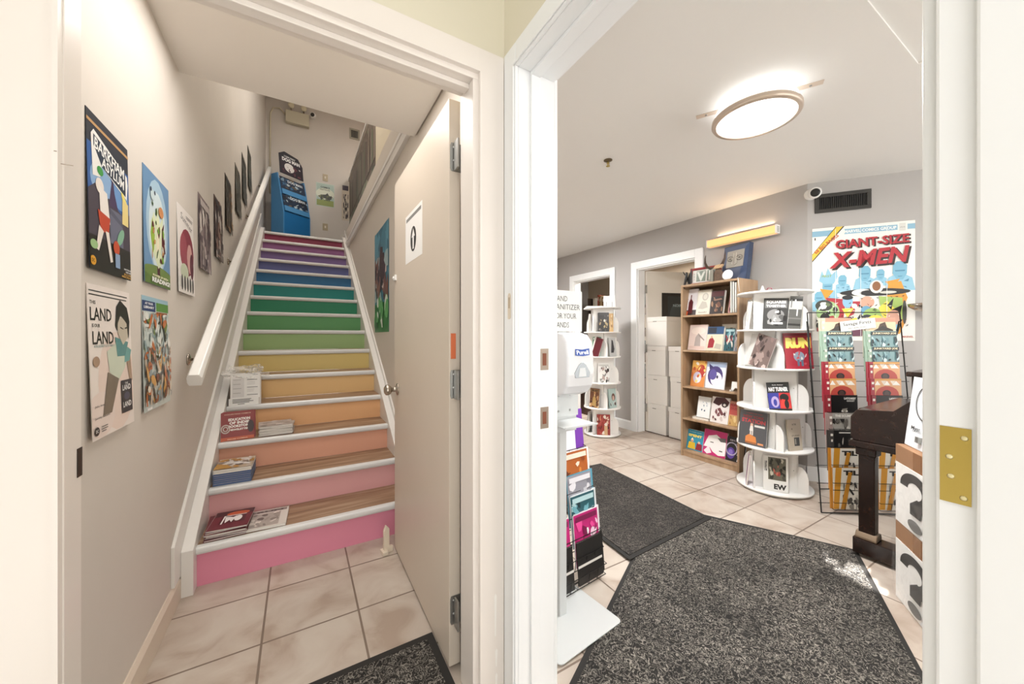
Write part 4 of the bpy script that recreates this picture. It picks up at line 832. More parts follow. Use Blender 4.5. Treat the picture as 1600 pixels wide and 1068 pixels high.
# things on top of the bookcase
Zt = BZ+.0005
fr = thing('picture_frame', 'red framed letter print on top of the bookcase', 'picture', (3.42, Y_at(1101, 3.42), Zt), R_(-84))
TF = TM(rx=-R_(8)); W_, H_ = .300, .175; mb = MB(); RED = M('#8f2a2c', .35)
mb.box((-W_/2, -.012, 0), (W_/2, .006, .022), RED, TF); mb.box((-W_/2, -.012, H_-.022), (W_/2, .006, H_), RED, TF); mb.box((-W_/2, -.012, .022), (-W_/2+.024, .006, H_-.022), RED, TF); mb.box((W_/2-.024, -.012, .022), (W_/2, .006, H_-.022), RED, TF); mb.build('frame', fr, .002)
mb = MB(); mb.box((-W_/2+.02, -.002, .018), (W_/2-.02, .002, H_-.018), M('#eceae4', .5), TF)
art(mb, .25, .13, [R(.16, .10, .52, .92, '#8f9a90'), R(.58, .10, .94, .92, '#8f9a90'), T('V', .34, .5, .34, .72, '#eceee8', .05), T('L', .76, .5, .24, .72, '#eceee8', .05), T('THE', .07, .5, .06, .5, '#aaaaaa', 0), B(93, 8, ['#a9b3a9'], .16, .12, .52, .9, .04)], x0=-.125, z0=.022, y=-.003, T_=TF); mb.build('print', fr)
hn = thing('horn_sculpture', 'pair of curved horns on a thin black stand in front of the red frame', 'sculpture', (3.335, Y_at(1110, 3.335), Zt), -pi/2)
HORN = M('#4a382c', .35, var=.3, scale=30); HB = M('#c9a983', .4)
mb = MB(); mb.lathe([(.03, 0), (.03, .004), (.004, .006)], M('#8a6f55', .4), n=18); mb.tube([(0, 0, .004), (.004, 0, .06), (.0, 0, .125)], .003, BLACK); mb.build('stand', hn)
mb = MB(); mb.tube([(.045, 0, .132), (0, 0, .13), (-.035, 0, .15), (-.052, 0, .19), (-.052, .0, .235), (-.044, 0, .262)], [.008, .012, .013, .010, .006, .0015], HORN); mb.build('horn', hn)
mb = MB(); mb.tube([(.045, 0, .132), (.085, 0, .135), (.115, 0, .16), (.132, 0, .20), (.142, 0, .265)], [.008, .012, .013, .009, .0015], HORN); mb.build('horn', hn)
mb = MB(); mb.prism([(.03, .120), (.10, .120), (.125, .150), (.10, .155), (.05, .150)], -.012, .014, 'y', HB); mb.build('skull_plate', hn, .003)
fg = thing('figurine', 'small black winged figure climbing the left end of the bookcase top', 'figurine', (3.32, 2.245, Zt), -pi/2)
mb = MB(); mb.tube([(-.035, -.01, -.10), (-.030, -.018, -.04), (-.012, -.012, .03), (0, -.01, .075), (.002, -.01, .11), (.0, -.01, .130)], [.010, .008, .013, .016, .010, .012], BLACK); mb.tube([(.0, -.01, .05), (.022, -.005, .03), (.018, .0, .004)], [.010, .008, .008], BLACK); mb.tube([(0, -.01, .09), (-.03, -.012, .12), (-.035, -.012, .14)], [.007, .006, .004], BLACK); mb.build('body', fg, 0, sub=1)
mb = MB(); mb.prism([(0, .06), (.05, .16), (.055, .02), (.03, 0)], 0, .004, 'y', BLACK); mb.build('wing', fg)
bb = thing('art_book', 'large dark blue slipcased book with an embossed pale face, propped on the bookcase', 'book', (3.44, 1.868, Zt), R_(-100))
TB = TM(rx=-R_(9)) ; W_, H_ = .255, .345
mb = MB(); mb.box((-W_/2, 0, 0), (W_/2, .045, H_), M('#39465f', .35, var=.15, scale=30), TB)
art(mb, W_, H_, [R(.02, .02, .98, .98, '#566079'), R(.0, .0, 1, .03, '#2b3850'), P([(.70, .02), (.98, .02), (.98, .98), (.86, .90)], '#3c4f74')], y=0, T_=TB); mb.build('slipcase', bb, .002)
mb = MB(); mb.box((-.085, -.008, .13), (.085, -.0005, .29), M('#a59f96', .5), TB); mb.build('plaque', bb, .003)
mb = MB(); GS = M('#c9c4ba', .4); GD = M('#7f7a72', .5)
for cx in (-.045, .045):
    mb.tube([(cx+.030*cos(t), -.010, .215+.022*sin(t)) for t in [2*pi*k/16 for k in range(16)]], .0035, GD, 6, TB, closed=True); mb.tube([(cx+.020*cos(t), -.011, .213+.012*sin(t)) for t in [2*pi*k/16 for k in range(16)]], .003, GS, 6, TB, closed=True); mb.lathe([(.007, 0), (.005, .004)], GD, T=TB @ TM((cx, -.010, .213), rx=pi/2), n=12)
mb.tube([(-.012, -.010, .265), (-.016, -.012, .20), (-.022, -.012, .165), (0, -.013, .150), (.022, -.012, .165), (.016, -.012, .20), (.012, -.010, .265)], .004, GS, 6, TB); mb.build('embossed_face', bb)
o = thing('ceramic_dish', 'white round dish standing on edge before the dark blue book', 'dish', (3.33, 1.855, Zt), -pi/2)
mb = MB(); mb.lathe([(.046, -.004), (.047, .004), (.038, .008), (.015, .006)], M('#eceff1', .2), T=TM((0, 0, .047), rx=pi/2-.15), n=28); mb.build('dish', o)
o = thing('clay_block', 'rough brown carved block beside the horn sculpture on the bookcase', 'ornament', (3.37, 1.945, Zt), R_(-70))
mb = MB(); mb.prism([(-.05, 0), (.05, 0), (.04, .05), (.01, .11), (-.03, .13), (-.05, .08)], -.02, .03, 'y', M('#6b5646', .6, var=.3, scale=40)); mb.build('block', o, .006); mb = MB(); mb.box((-.08, -.028, 0), (-.052, .03, .115), M('#8b8a80', .4)); mb.build('grey_edge', o, .002)
o = thing('cable', 'white cable draped over the right end of the bookcase top', 'cable', (3.30, 1.75, Zt))
mb = MB(); mb.tube([(.18, .06, .003), (.08, .03, .003), (.0, 0, .003), (-.022, -.012, .001), (-.030, -.020, -.02), (-.030, -.028, -.12)], .0025, WHITE, 6); mb.build('cord', o)

# =================================================================== ROUND SPINNERS
def spinner(label, cx, cy, Rr, phi, zs, tz_=None):
    s = thing('spinner_rack', label, 'book rack', (cx, cy, 0), 0)
    a = Rr*.56
    W1 = M('#f0efed', .35)
    mb = MB(); mb.lathe([(Rr*.92, .0005), (Rr*.92, .012), (Rr, .014), (Rr, .028)], W1, n=48); mb.build('base_disc', s, 0)
    for z in zs[1:]: mb = MB(); mb.lathe([(Rr-.002, z-.014), (Rr, z-.012), (Rr, z-.002), (Rr-.002, z)], W1, n=48); mb.build('shelf_disc', s)
    for i in range(len(zs)-1):
        z0 = zs[i] if i else .028; z1 = zs[i+1]-.014; H = z1-z0
        for kk in range(4):
            ang_ = phi+(pi/4 if i % 2 else 0)+kk*pi/2
            TT = TM((0, 0, z0), rz=ang_+pi/2)
            ext = math.sqrt(max(Rr*Rr*.96-a*a, 0))
            n = 8; lip = ext-a
            pts = [(-a, 0), (ext, 0)]+[(a+lip*cos(pi/2*k/n), H*.30+(H*.36)*sin(pi/2*k/n)) for k in range(n+1)]+[(a, H), (-a, H)]
            mb = MB(); mb.prism(pts, -a, -a+.010, 'y', W1, TT)
            mb.lathe([(.004, 0), (.0035, .002)], STEEL, T=TT @ TM((a*.8, -a-.0, H*.55), rx=pi/2), n=8)
            mb.build('divider', s, .001)
    return s, a
ZS = [.022, .338, .635, .942, 1.232, 1.520]
SPX, SPY, SPR, PH = 3.215, 1.435, .248, R_(-156+4)
spinner('large white revolving rack with curved dividers beside the bookcase', SPX, SPY, SPR, PH, ZS)
def spbook(C, a, phi, tier, side, lat, W, H, t, elems, label, spine='#e6e4e0', cover='#ffffff', lean=.10, roll=0, gap=.012, ang_off=0, cat='comic', group=None, zs=ZS):
    ang_ = phi+(pi/4 if tier % 2 else 0)+side*pi/2
    n = Vector((cos(ang_), sin(ang_), 0)); u = Vector((-sin(ang_), cos(ang_), 0))
    pos = Vector((C[0], C[1], zs[tier]+.001 if tier else .0295))+n*(a+gap+t+sin(lean)*H)+u*lat
    return book('comic_book', label, W, H, t, elems, pos, ang_+pi/2+ang_off, lean, spine, cover, cat, 'comics in the large spinner' if C[0] == SPX else 'comics in the small spinner', roll)
CS = (SPX, SPY); A_ = SPR*.56
spbook(CS, A_, PH, 4, 0, -.005, .150, .232, .010, [R(0, 0, 1, 1, '#3b3b3b'), R(.05, .68, .95, .94, '#6d6d6d'), T('SQUARES', .5, .87, .8, .10, '#f0f0f0', .04), T('TOGETHER', .5, .75, .8, .08, '#f0f0f0', .04), E(.5, .45, .35, .2, '#8b8b8b'), B(95, 16, ['#1f1f1f', '#9a9a9a', '#5d5d5d', '#c9c9c9'], .05, .1, .95, .65, .15), R(.35, .16, .8, .22, '#e6e6e6')], 'dark grey comic with blurred white title in the top tier of the large spinner', '#4a4a4a', roll=.05)
spbook(CS, A_, PH, 4, 0, .105, .075, .240, .012, [R(0, 0, 1, 1, '#5b5b59'), R(.0, .85, 1, .93, '#2c2c2c'), R(0, .6, 1, .85, '#b9b9b6'), R(.1, .65, .2, .9, '#6f6f6f'), R(.4, .65, .5, .9, '#e6e6e6'), R(.6, .4, .7, .8, '#d6d6d6'), R(0, .1, 1, .16, '#2c2c2c'), R(0, .3, 1, .34, '#777775')], 'grey comic with vertical bars beside the blurred title, top tier of the large spinner', '#f0efed', roll=.09, gap=.014)
for q in range(3): spbook(CS, A_, PH, 4, 3, .05-.022*q, .15, .235, .008, [R(0, 0, 1, 1, '#dcdad6')], 'pale comic leaning in the left pocket of the top tier of the large spinner', '#ecebe8', roll=.22-.03*q, gap=.004+.009*q, group='pale comics in the left pocket of the large spinner')
for q in range(4):
    spbook(CS, A_, PH, 3, 3, .02-.020*q+.02, .155, .250, .009, [R(0, 0, 1, 1, '#7b6a66'), B(97, 26, ['#5a4c4a', '#a5928d', '#cbbab5', '#3d3332', '#8b7571'], 0, 0, 1, 1, .2)] if q == 0 else [R(0, 0, 1, 1, '#d9d8d5')], 'brown photo covered comic leaning in the second tier of the large spinner' if q == 0 else 'white edged comic behind the brown photo cover in the large spinner', '#ecebe8' if q else '#8f7f7b', roll=.30-.04*q, gap=.034-.010*q if q < 3 else .003, group=None if q == 0 else 'white edged comics behind the brown photo cover')
spbook(CS, A_, PH, 3, 0, -.010, .185, .262, .012, [R(0, 0, 1, 1, '#a32a3a'), T('RUN', .5, .72, .92, .30, '#f2d65c', .09), T('RUN', .5, .73, .88, .27, '#f6e27a', .06), E(.5, .34, .2, .14, '#8b97a8'), R(.42, .08, .5, .25, '#5d6a80'), R(.56, .08, .64, .25, '#5d6a80'), B(98, 8, ['#d9d3cf', '#c25a60'], .3, .1, .9, .5, .08), R(0, .92, 1, .98, '#7a1f2b')], 'crimson comic with big yellow letters RUN in the large spinner', '#8f2733', roll=-.02, ang_off=R_(-20), gap=.040)
spbook(CS, A_, PH, 2, 0, .030, .135, .205, .012, [R(0, 0, 1, 1, '#2c2c2e'), T('Kyle Baker', .5, .90, .5, .045, '#e6e6e6', .02), T('NAT TURNER', .5, .75, .86, .15, '#f2f2f2', .05), R(0, .05, .5, .62, '#3a3f9a'), R(.5, .05, 1, .62, '#c22f33'), E(.3, .30, .18, .20, '#b9a9d6'), E(.3, .28, .08, .12, '#3a3f9a'), E(.72, .45, .2, .14, '#1d1b1e'), P([(.5, .1), (.6, .4), (.9, .35), (.98, .08)], '#e0443c'), E(.80, .22, .10, .16, '#1d1b1e'), R(0, 0, 1, .06, '#1d1d1f')], 'black comic with blue and red halves in the third tier of the large spinner', '#2a2a2c', lean=.18, roll=-.10)
spbook(CS, A_, PH, 1, 3, .005, .195, .262, .014, [R(0, 0, 1, 1, '#55565a'), T('CYBERPUNK HEIST', .52, .93, .6, .035, '#a5444a', .01), T('NEW YORK', .5, .83, .75, .08, '#a8383f', .02), T('STATION', .5, .71, .86, .12, '#c2474c', .04), R(.55, .55, .92, .61, '#d9d9d6'), E(.45, .60, .05, .045, '#e0b8a0'), P([(.38, .42), (.52, .42), (.50, .57), (.40, .57)], '#e6e2de'), R(.40, .30, .45, .42, '#d9d2cc'), R(.47, .30, .52, .42, '#d9d2cc'), P([(.25, .08), (.25, .24), (.38, .32), (.62, .26), (.66, .10)], '#d98a4e'), R(.25, .05, .66, .1, '#a5643a'), R(.70, .06, .9, .11, '#e0996a')], 'slate comic with red lettering and an orange crate in the fourth tier, large spinner', '#4a4b4f', roll=.02, ang_off=R_(18), gap=.035)
spbook(CS, A_, PH, 1, 0, -.005, .120, .225, .012, [R(0, 0, 1, 1, '#c9bca8'), T('IN THE', .5, .84, .3, .06, '#4a4036', .02), T('STUDIO', .55, .48, .6, .05, '#5a4f43', .02), R(.4, .15, .8, .42, '#3a3a38'), R(.45, .2, .55, .38, '#9a958a'), E(.3, .7, .04, .03, '#8a7d6a')], 'beige comic with a dark inset right of the fourth tier, large spinner', '#b9ad9a')
spbook(CS, A_, PH, 0, 3, .105, .115, .235, .012, [R(0, 0, 1, 1, '#9a4a86'), T('PLAY', .5, .84, .8, .12, '#5a2050', .04), T('THINGS', .5, .70, .8, .10, '#5a2050', .03), B(99, 14, ['#c98ab8', '#6b2b64', '#e6c6dc'], .1, .05, .9, .6, .14)], 'violet and pink comic in the left of the lowest tier of the large spinner', '#8a4078')
spbook(CS, A_, PH, 0, 0, .0, .150, .255, .012, [R(0, 0, 1, 1, '#efefec'), T('EW', .68, .14, .5, .15, '#1f1f1f', .05), R(.2, .32, .92, .96, '#6d6a5c'), B(100, 22, ['#3a3a34', '#8f8c7a', '#c9c6b6', '#4f4d44', '#2a2a26'], .22, .34, .90, .94, .12), B(101, 8, ['#a5483e', '#c9705e'], .4, .45, .7, .75, .09), T('LAWLESS', .1, .7, .1, .3, '#333333', .02)], 'white framed comic ending in the letters EW in the lowest tier of the large spinner', '#e6e4e0')
# bulky white books in the left of tier 2
for q in range(3): spbook(CS, A_, PH, 3, 2, -.11+.022*q, .13, .225-.02*q, .016, [R(0, 0, 1, 1, '#e6e4e0')], 'thick white book sticking out at the left of the second tier, large spinner', '#f0efec', gap=.01+.012*q, roll=.03, group='thick white books on the left of the large spinner')
o = thing('figurine', 'tiny white and pink figurine on top of the large spinner', 'figurine', (3.10, 1.46, ZS[5]+.0005), -1)
mb = MB(); mb.lathe([(.016, 0), (.018, .01), (.010, .03), (.006, .045), (.002, .05)], M('#efe6da', .3), n=16); mb.tube([(.02, 0, .004), (.035, 0, .03), (.055, 0, .03), (.065, 0, .004)], .004, M('#8f4a58', .4)); mb.build('body', o)

SX, SY, SR = 3.165, 3.26, .218
P2 = R_(-136+8)
s2, A2 = spinner('smaller white revolving rack standing before the farther doorway', SX, SY, SR, P2, ZS)
C2 = (SX, SY)
spbook(C2, A2, P2, 4, 0, .0, .125, .225, .012, cov('dark', 110)+[B(111, 14, ['#e6dcc9', '#b09a70', '#24201e'], .1, .1, .9, .8, .12)], 'dark comic with pale figures in the top tier of the small spinner', '#2a2725')
spbook(C2, A2, P2, 4, 0, .085, .05, .215, .012, [R(0, 0, 1, 1, '#cfa86b'), B(112, 10, ['#8f6a3a', '#e9d6a8'], 0, 0, 1, 1, .15)], 'narrow tan comic at the right of the top tier of the small spinner', '#cfa86b', gap=.01)
for q in range(3): spbook(C2, A2, P2, 4, 3, -.03+.02*q, .13, .22, .009, [R(0, 0, 1, 1, '#cfcdc8')], 'pale grey comic on the left of the top tier of the small spinner', '#dddbd6', gap=.004+.010*q, roll=.08, group='pale comics on the left of the small spinner')
spbook(C2, A2, P2, 3, 3, .035, .10, .225, .010, [R(0, 0, 1, 1, '#5a1c26')], 'dark red comic leaning in the second tier of the small spinner', '#5a1c26', roll=.28, gap=.024)
spbook(C2, A2, P2, 3, 3, .02, .12, .225, .008, [R(0, 0, 1, 1, '#eeeeea')], 'white comic leaning against the dark red one in the small spinner', '#eeeeea', roll=.22, gap=.012)
spbook(C2, A2, P2, 3, 3, .03, .12, .23, .008, cov('green', 113), 'green comic behind the leaning ones in the small spinner', '#8fc0aa', gap=.002)
spbook(C2, A2, P2, 3, 0, .0, .12, .22, .010, [R(0, 0, 1, 1, '#c9cbcc'), P([(.2, .2), (.4, .9), (.6, .85), (.75, .4), (.6, .2)], '#33333a')], 'grey comic with a dark figure in the second tier of the small spinner', '#c9cbcc')
spbook(C2, A2, P2, 2, 0, .0, .13, .225, .010, cov('bw', 114)+[B(115, 10, ['#b9a5a0', '#5d4c4c', '#e6e2e0'], .1, .1, .9, .8, .16)], 'grey portrait comic in the third tier of the small spinner', '#c9c9c6')
for q in range(2): spbook(C2, A2, P2, 2, 3, -.03+.025*q, .12, .22, .009, [R(0, 0, 1, 1, '#8b8d90')], 'mid grey comic on the left of the third tier of the small spinner', '#a5a7aa', gap=.004+.010*q, group='grey comics left of the third tier')
spbook(C2, A2, P2, 1, 3, .015, .14, .225, .012, cov('brown', 116)+[R(.05, .82, .95, .96, '#8b6a48'), T('TIME GIANT', .5, .89, .7, .09, '#2a1d16', .04), P([(.3, .1), (.35, .5), (.5, .65), (.65, .5), (.75, .1)], '#b09058')], 'brown comic with a hulking golden figure in the fourth tier of the small spinner', '#6b5038')
spbook(C2, A2, P2, 1, 0, .0, .13, .225, .010, [R(0, 0, 1, 1, '#b9cfcc'), E(.6, .55, .25, .2, '#6b4a44'), E(.58, .5, .14, .13, '#d6b8a8'), B(117, 8, ['#8fb0ae', '#e6eceb', '#4f3a38'], .1, .1, .9, .4, .14)], 'pale teal comic with a brown haired face in the fourth tier of the small spinner', '#a9bfbc')
spbook(C2, A2, P2, 0, 0, .0, .15, .235, .012, [R(0, 0, 1, 1, '#9a3a34'), B(118, 26, ['#b5524a', '#e9cdb8', '#5a1e22', '#d98c6a', '#f0e6dc'], .02, .02, .98, .98, .16), R(.55, .0, .8, .45, '#d9b48a')], 'red comic with pale twisting figures in the lowest tier of the small spinner', '#7a3434')
for q in range(4): spbook(C2, A2, P2, 0, 3, -.05+.022*q, .12, .225, .009, [R(0, 0, 1, 1, '#8b8c90')], 'grey comic on the left of the lowest tier of the small spinner', '#a0a1a5', gap=.004+.010*q, group='grey comics in the left pocket of the lowest tier')
flatbook('comic_book', 'black comic lying flat on top of the small spinner', .21, .14, .03, [R(0, 0, 1, 1, '#23211f')], (3.11, 3.33, ZS[5]+.0005), P2+pi/2, '#2b2826', '#23211f', 'comic')
book('white_card', 'white card with two thin dark lines standing on top of the small spinner', .14, .145, .006, [R(.22, .05, .25, .5, '#6d6d6b'), R(.70, .05, .73, .5, '#6d6d6b')], (3.22, 3.19, ZS[5]+.0005), P2+pi/2+.1, .08, '#e9e9e6', '#ecebe9', 'card')

# =================================================================== WALL AND CEILING FIXTURES OF THE SHOP
lb = thing('wall_light', 'long warm glowing bar light on the grey wall above the bookcase', 'wall light', (3.598, 1.85, 2.06))
mb = MB(); mb.box((-.10, -.30, .003), (-.045, .30, .068), emis('warm_bar', '#ffb072', .80)); mb.build('diffuser', lb, .003)
mb = MB(); mb.box((-.103, .3001, 0), (-.042, .306, .071), WHITE); mb.box((-.103, -.312, 0), (-.042, -.3001, .071), WHITE); mb.box((-.0449, -.30, 0), (-.040, .30, .070), WHITE)
for q in range(4): mb.box((-.095, -.3128, .012+.013*q), (-.06, -.3121, .018+.013*q), M('#8b8b88', .5))
mb.build('housing', lb); mb = MB(); mb.box((-.04, -.06, .012), (0, .06, .092), M('#b9a58e', .35, .5)); mb.build('bracket', lb, .002)
l = lamp('bar_glow', 'AREA', (3.495, 1.85, 2.10), 1.2, (1, .78, .52), .55, .05, (0, R_(90), R_(0)))
l.rotation_euler = (0, R_(-90), 0); l.location = (3.592, 1.85, 2.17); l.data.size = .04; l.data.size_y = .5; l.data.energy = .8; l.rotation_euler = (0, R_(180-20), 0)
cl = thing('ceiling_light', 'round glowing flush ceiling light with a bronze rim', 'ceiling light', (2.09, 1.02, 2.33))
mb = MB(); mb.lathe([(.180, .012), (.180, .0), (.06, -.003)], emis('lamp_disc', '#ffffff', 2.2), n=48); mb.build('diffuser', cl)
mb = MB(); vs = []
mb.lathe([(.181, -.004), (.198, -.004), (.203, .004), (.203, .020), (.196, .028), (.181, .028), (.181, -.004)], M('#cdbdae', .3, .5), n=48); mb.build('rim', cl)
mb = MB(); mb.lathe([(.186, .0285), (.186, .060), (.150, .0995)], emis('lamp_side', '#ffffff', 1.3), n=48); mb.build('side_diffuser', cl)
mb = MB(); TT = TM((0, 0, .097), rz=R_(118)); mb.box((-.28, -.018, 0), (.28, .018, .0025), M('#d6c6b6', .4, .2), TT); mb.lathe([(.006, -.003), (.006, .0)], STEEL, T=TT @ TM((-.23, 0, 0)), n=8); mb.lathe([(.006, -.003), (.006, .0)], STEEL, T=TT @ TM((.23, 0, 0)), n=8); mb.build('mounting_strap', cl)
sp_ = thing('sprinkler', 'small brass fire sprinkler on the shop ceiling', 'sprinkler', (1.892, 1.89, ZC-.0005))
mb = MB(); mb.lathe([(.030, 0), (.030, -.004), (.012, -.010)], M('#6d604c', .35, .7), n=20); mb.build('escutcheon', sp_)
mb = MB(); mb.tube([(0, 0, -.008), (0, 0, -.03)], .005, BRASS); mb.tube([(-.010, 0, -.012), (-.013, 0, -.025), (0, 0, -.042)], .002, BRASS, 6); mb.tube([(.010, 0, -.012), (.013, 0, -.025), (0, 0, -.042)], .002, BRASS, 6); mb.lathe([(.014, -.044), (.014, -.042)], BRASS, n=16); mb.build('head', sp_)
camera_dome('security_camera', 'white security camera at the corner of the grey wall by the black vent', onB(.018, .0003, 2.335), R_(-45))
vent('wide black air vent on the angled grey wall above the superhero poster', .355, .150, onB(.225, .0003, 2.178), R_(-52), M('#35332f', .45), M('#151515', .5), 22)
# big poster
YE, OR, LB = '#f0dc55', '#e09a35', '#92c3da'
def crowd():
    out = []; r = random.Random(55); DB = '#4d86a6'; MB_ = '#79b2cc'
    for x, y, a in ((.16, .47, .055), (.31, .515, .045), (.53, .565, .060), (.68, .555, .040), (.86, .575, .070), (.07, .37, .050)):
        out += [P([(x-a*2.0, y-a*2.2), (x-a*1.5, y-a*.6), (x-a*.5, y-a*.2), (x+a*.5, y-a*.2), (x+a*1.6, y-a*.7), (x+a*2.0, y-a*2.2)], LB),
                P([(x-a, y-a*.1), (x-a*.9, y+a*.9), (x-a*.4, y+a*1.3), (x+a*.5, y+a*1.3), (x+a*.95, y+a*.8), (x+a*.9, y-a*.2), (x+a*.4, y-a*.9), (x-a*.4, y-a*.9)], MB_),
                P([(x-a*.7, y+a*.25), (x+a*.7, y+a*.25), (x+a*.6, y+a*.10), (x-a*.6, y+a*.10)], DB), P([(x-a*.35, y-a*.45), (x+a*.35, y-a*.45), (x+a*.2, y-a*.53), (x-a*.2, y-a*.53)], DB)]
        for q in range(6):
            u, v = x+r.uniform(-1.6, 1.6)*a, y-a*r.uniform(.8, 2.1); out.append(P([(u, v), (u+a*.7, v+a*r.uniform(-.3, .3)), (u+a*.6, v-.006)], DB))
    return out
def inkstrokes(seed, n, x0, y0, x1, y1, c='#1e1c1c'):
    r = random.Random(seed); out = []
    for q in range(n):
        u, v, a, l = r.uniform(x0, x1), r.uniform(y0, y1), r.uniform(-1.2, 1.2), r.uniform(.02, .05)
        out.append(P([(u, v), (u+l*cos(a), v+l*sin(a)*.8), (u+l*.5*cos(a)+.006, v+l*.5*sin(a)-.008)], c))
    return out
xm = [R(0, 0, 1, 1, '#f2f0ea'), R(0, .925, .23, .975, '#8db8d0'), R(.33, .93, .84, .975, '#8db8d0'), T('MARVEL COMICS GROUP', .58, .952, .50, .026, '#f4f4f0', .03), R(.93, .93, 1, .975, '#8db8d0'), R(.855, .92, .915, .985, '#d9d9d4'), T('APPROVED', .885, .95, .05, .01, '#8b8b88', 0), T('1', .03, .905, .012, .022, '#222222', .03),
      P([(0, .77), (0, .70), (.33, 1), (.24, 1)], '#1f1d1a'), P([(0, .765), (0, .712), (.315, 1), (.25, 1)], '#e9c84a'), T('68 BIG PAGES', .145, .855, .32, .030, '#c25a2e', .04, .74),
      crowd(), P([(.07, .53), (.10, .62), (.13, .56), (.16, .64), (.20, .58), (.25, .62), (.26, .56), (.22, .50), (.12, .50)], LB), T('FIRST', .15, .57, .1, .02, '#8fa85a', .02),
      P([(.75, .48), (.87, .50), (.93, .36), (.88, .26), (.92, .18), (.86, .06), (.76, .05), (.72, .2)], OR), P([(.08, .46), (.22, .44), (.14, .36)], OR), P([(.72, .50), (.86, .52), (.80, .44)], OR),
      E(.62, .415, .34, .032, '#1e1c1c'), E(.50, .415, .10, .03, '#f2f0ea'), E(.60, .41, .12, .026, '#1e1c1c'), E(.75, .41, .08, .012, '#cfcfc6'), E(.64, .46, .065, .055, '#e9e9e2'), E(.64, .465, .040, .040, '#8b5a34'),
      P([(.14, .38), (.34, .36), (.32, .20), (.22, .14)], '#b52d3a'), P([(.50, .34), (.44, .24), (.36, .20), (.40, .34)], '#b52d3a'), E(.36, .34, .052, .055, '#8fc0de'), E(.36, .375, .055, .02, '#1c1c20'), P([(.30, .28), (.42, .28), (.36, .20)], YE), P([(.28, .20), (.44, .21), (.40, .11), (.32, .11)], '#2a2426'),
      E(.16, .25, .12, .10, '#a9c98c'), E(.12, .31, .09, .05, '#3b3d36'), P([(.04, .20), (.22, .22), (.26, .10), (.05, .08)], '#a8303a'), E(.13, .20, .05, .045, '#1f1b1b'), B(201, 16, ['#f2f0ea', '#2a2a2a', '#6d7b56'], .04, .10, .30, .34, .05),
      P([(.44, .30), (.56, .28), (.50, .10), (.40, .12)], '#d9d9d2'), B(202, 16, ['#2a2a2a', '#f2f0ea', '#7fa9c6'], .40, .12, .54, .32, .05), E(.55, .33, .07, .05, '#dfa890'), E(.54, .26, .05, .04, '#6ca6c6'), E(.60, .22, .09, .06, '#9cc06a'), E(.55, .19, .055, .035, '#2b2f3a'), E(.55, .18, .03, .02, '#d8a890'), E(.63, .16, .085, .06, YE),
      P([(.66, .38), (.88, .36), (.90, .20), (.84, .14), (.72, .20), (.68, .28)], '#a6c368'), P([(.66, .28), (.74, .34), (.86, .22), (.80, .16), (.70, .20)], YE), P([(.74, .30), (.80, .36), (.78, .26)], '#1b1b1d'), P([(.78, .26), (.88, .30), (.86, .22)], '#1b1b1d'), P([(.72, .18), (.88, .18), (.84, .06), (.74, .10)], '#1c1c1e'), E(.80, .19, .07, .07, '#dca793'), P([(.72, .12), (.84, .14), (.82, .06), (.74, .06)], '#8bb8d4'), E(.90, .24, .02, .10, '#4b4b47'),
      inkstrokes(71, 46, .05, .06, .92, .38), inkstrokes(72, 22, .1, .08, .9, .36, '#f2f0ea'), P([(.30, .16), (.44, .20), (.54, .12), (.46, .10)], YE), P([(.34, .12), (.60, .10), (.58, .04), (.36, .04)], '#6b3b52'),
      [R(x, .02, x+.004, .98, '#faf9f6') for x in (.235, .485, .735)], T('GIANT-SIZE', .605, .842, .71, .080, '#2a1416', .035, .03), T('GIANT-SIZE', .59, .850, .71, .075, '#b32733', .03, .03), T('X-MEN', .58, .702, .78, .140, '#2a1416', .04, .05, .25), T('X-MEN', .56, .715, .78, .135, '#b32733', .035, .05, .25),
      T('MARVEL', .93, .035, .10, .015, '#b5655a', .03), Ring(.80, .08, .04, .02, .8, '#3a3a36', 12)]
poster('poster', 'large white superhero team poster with red block title on the angled wall', 'poster', .628, .910, xm, onB(.345, .003, 1.145), R_(-52), '#f2f0ea')
pf = thing('picture_frame', 'small dark framed picture at the far left of the grey wall', 'picture', (3.598, 4.82, 1.99), -pi/2)
mb = MB(); mb.box((-.11, -.015, 0), (.11, 0, .30), M('#2a2522', .4)); mb.build('frame', pf, .002); mb = MB(); art(mb, .19, .27, [R(0, 0, 1, 1, '#cfcac0'), B(7, 10, ['#8b8478', '#5d574f'], .1, .1, .9, .9, .2)], z0=.015, y=-.0155); mb.build('print', pf)

# =================================================================== STOCK ROOM seen through the doorways
DD = MB(); DD.box((0, -.035, .01), (.74, 0, 1.985), M('#e2ddd4', .45))
d2 = struct('door_2', DD, 'white half glazed door swung open into the stock room', 'door', bevel=.002); d2.location = (XA+.125, D2[1]-.018, 0); d2.rotation_euler = (0, 0, R_(-20))
mb = MB(); mb.box((.20, -.040, 1.02), (.60, -.0351, 1.72), M('#23211f', .2)); mb.box((.28, -.041, 1.10), (.52, -.0401, 1.68), M('#2f3233', .4)); art(mb, .24, .58, [R(0, 0, 1, 1, '#262b2c'), E(.5, .55, .4, .3, '#3d4648'), T('NOIR', .55, .80, .5, .06, '#8fa0a4', .03)], x0=.28, z0=1.10, y=-.0411); mb.build('window_pane', d2)
for z in (1.76, 1.03, .30):
    mb = MB(); mb.box((-.028, -.037, z-.05), (.0, -.032, z+.05), STEEL); mb.tube([(-.006, -.040, z-.05), (-.006, -.040, z+.05)], .005, STEEL); mb.build('hinge', d2)
BOX = M('#e9e6e1', .55)
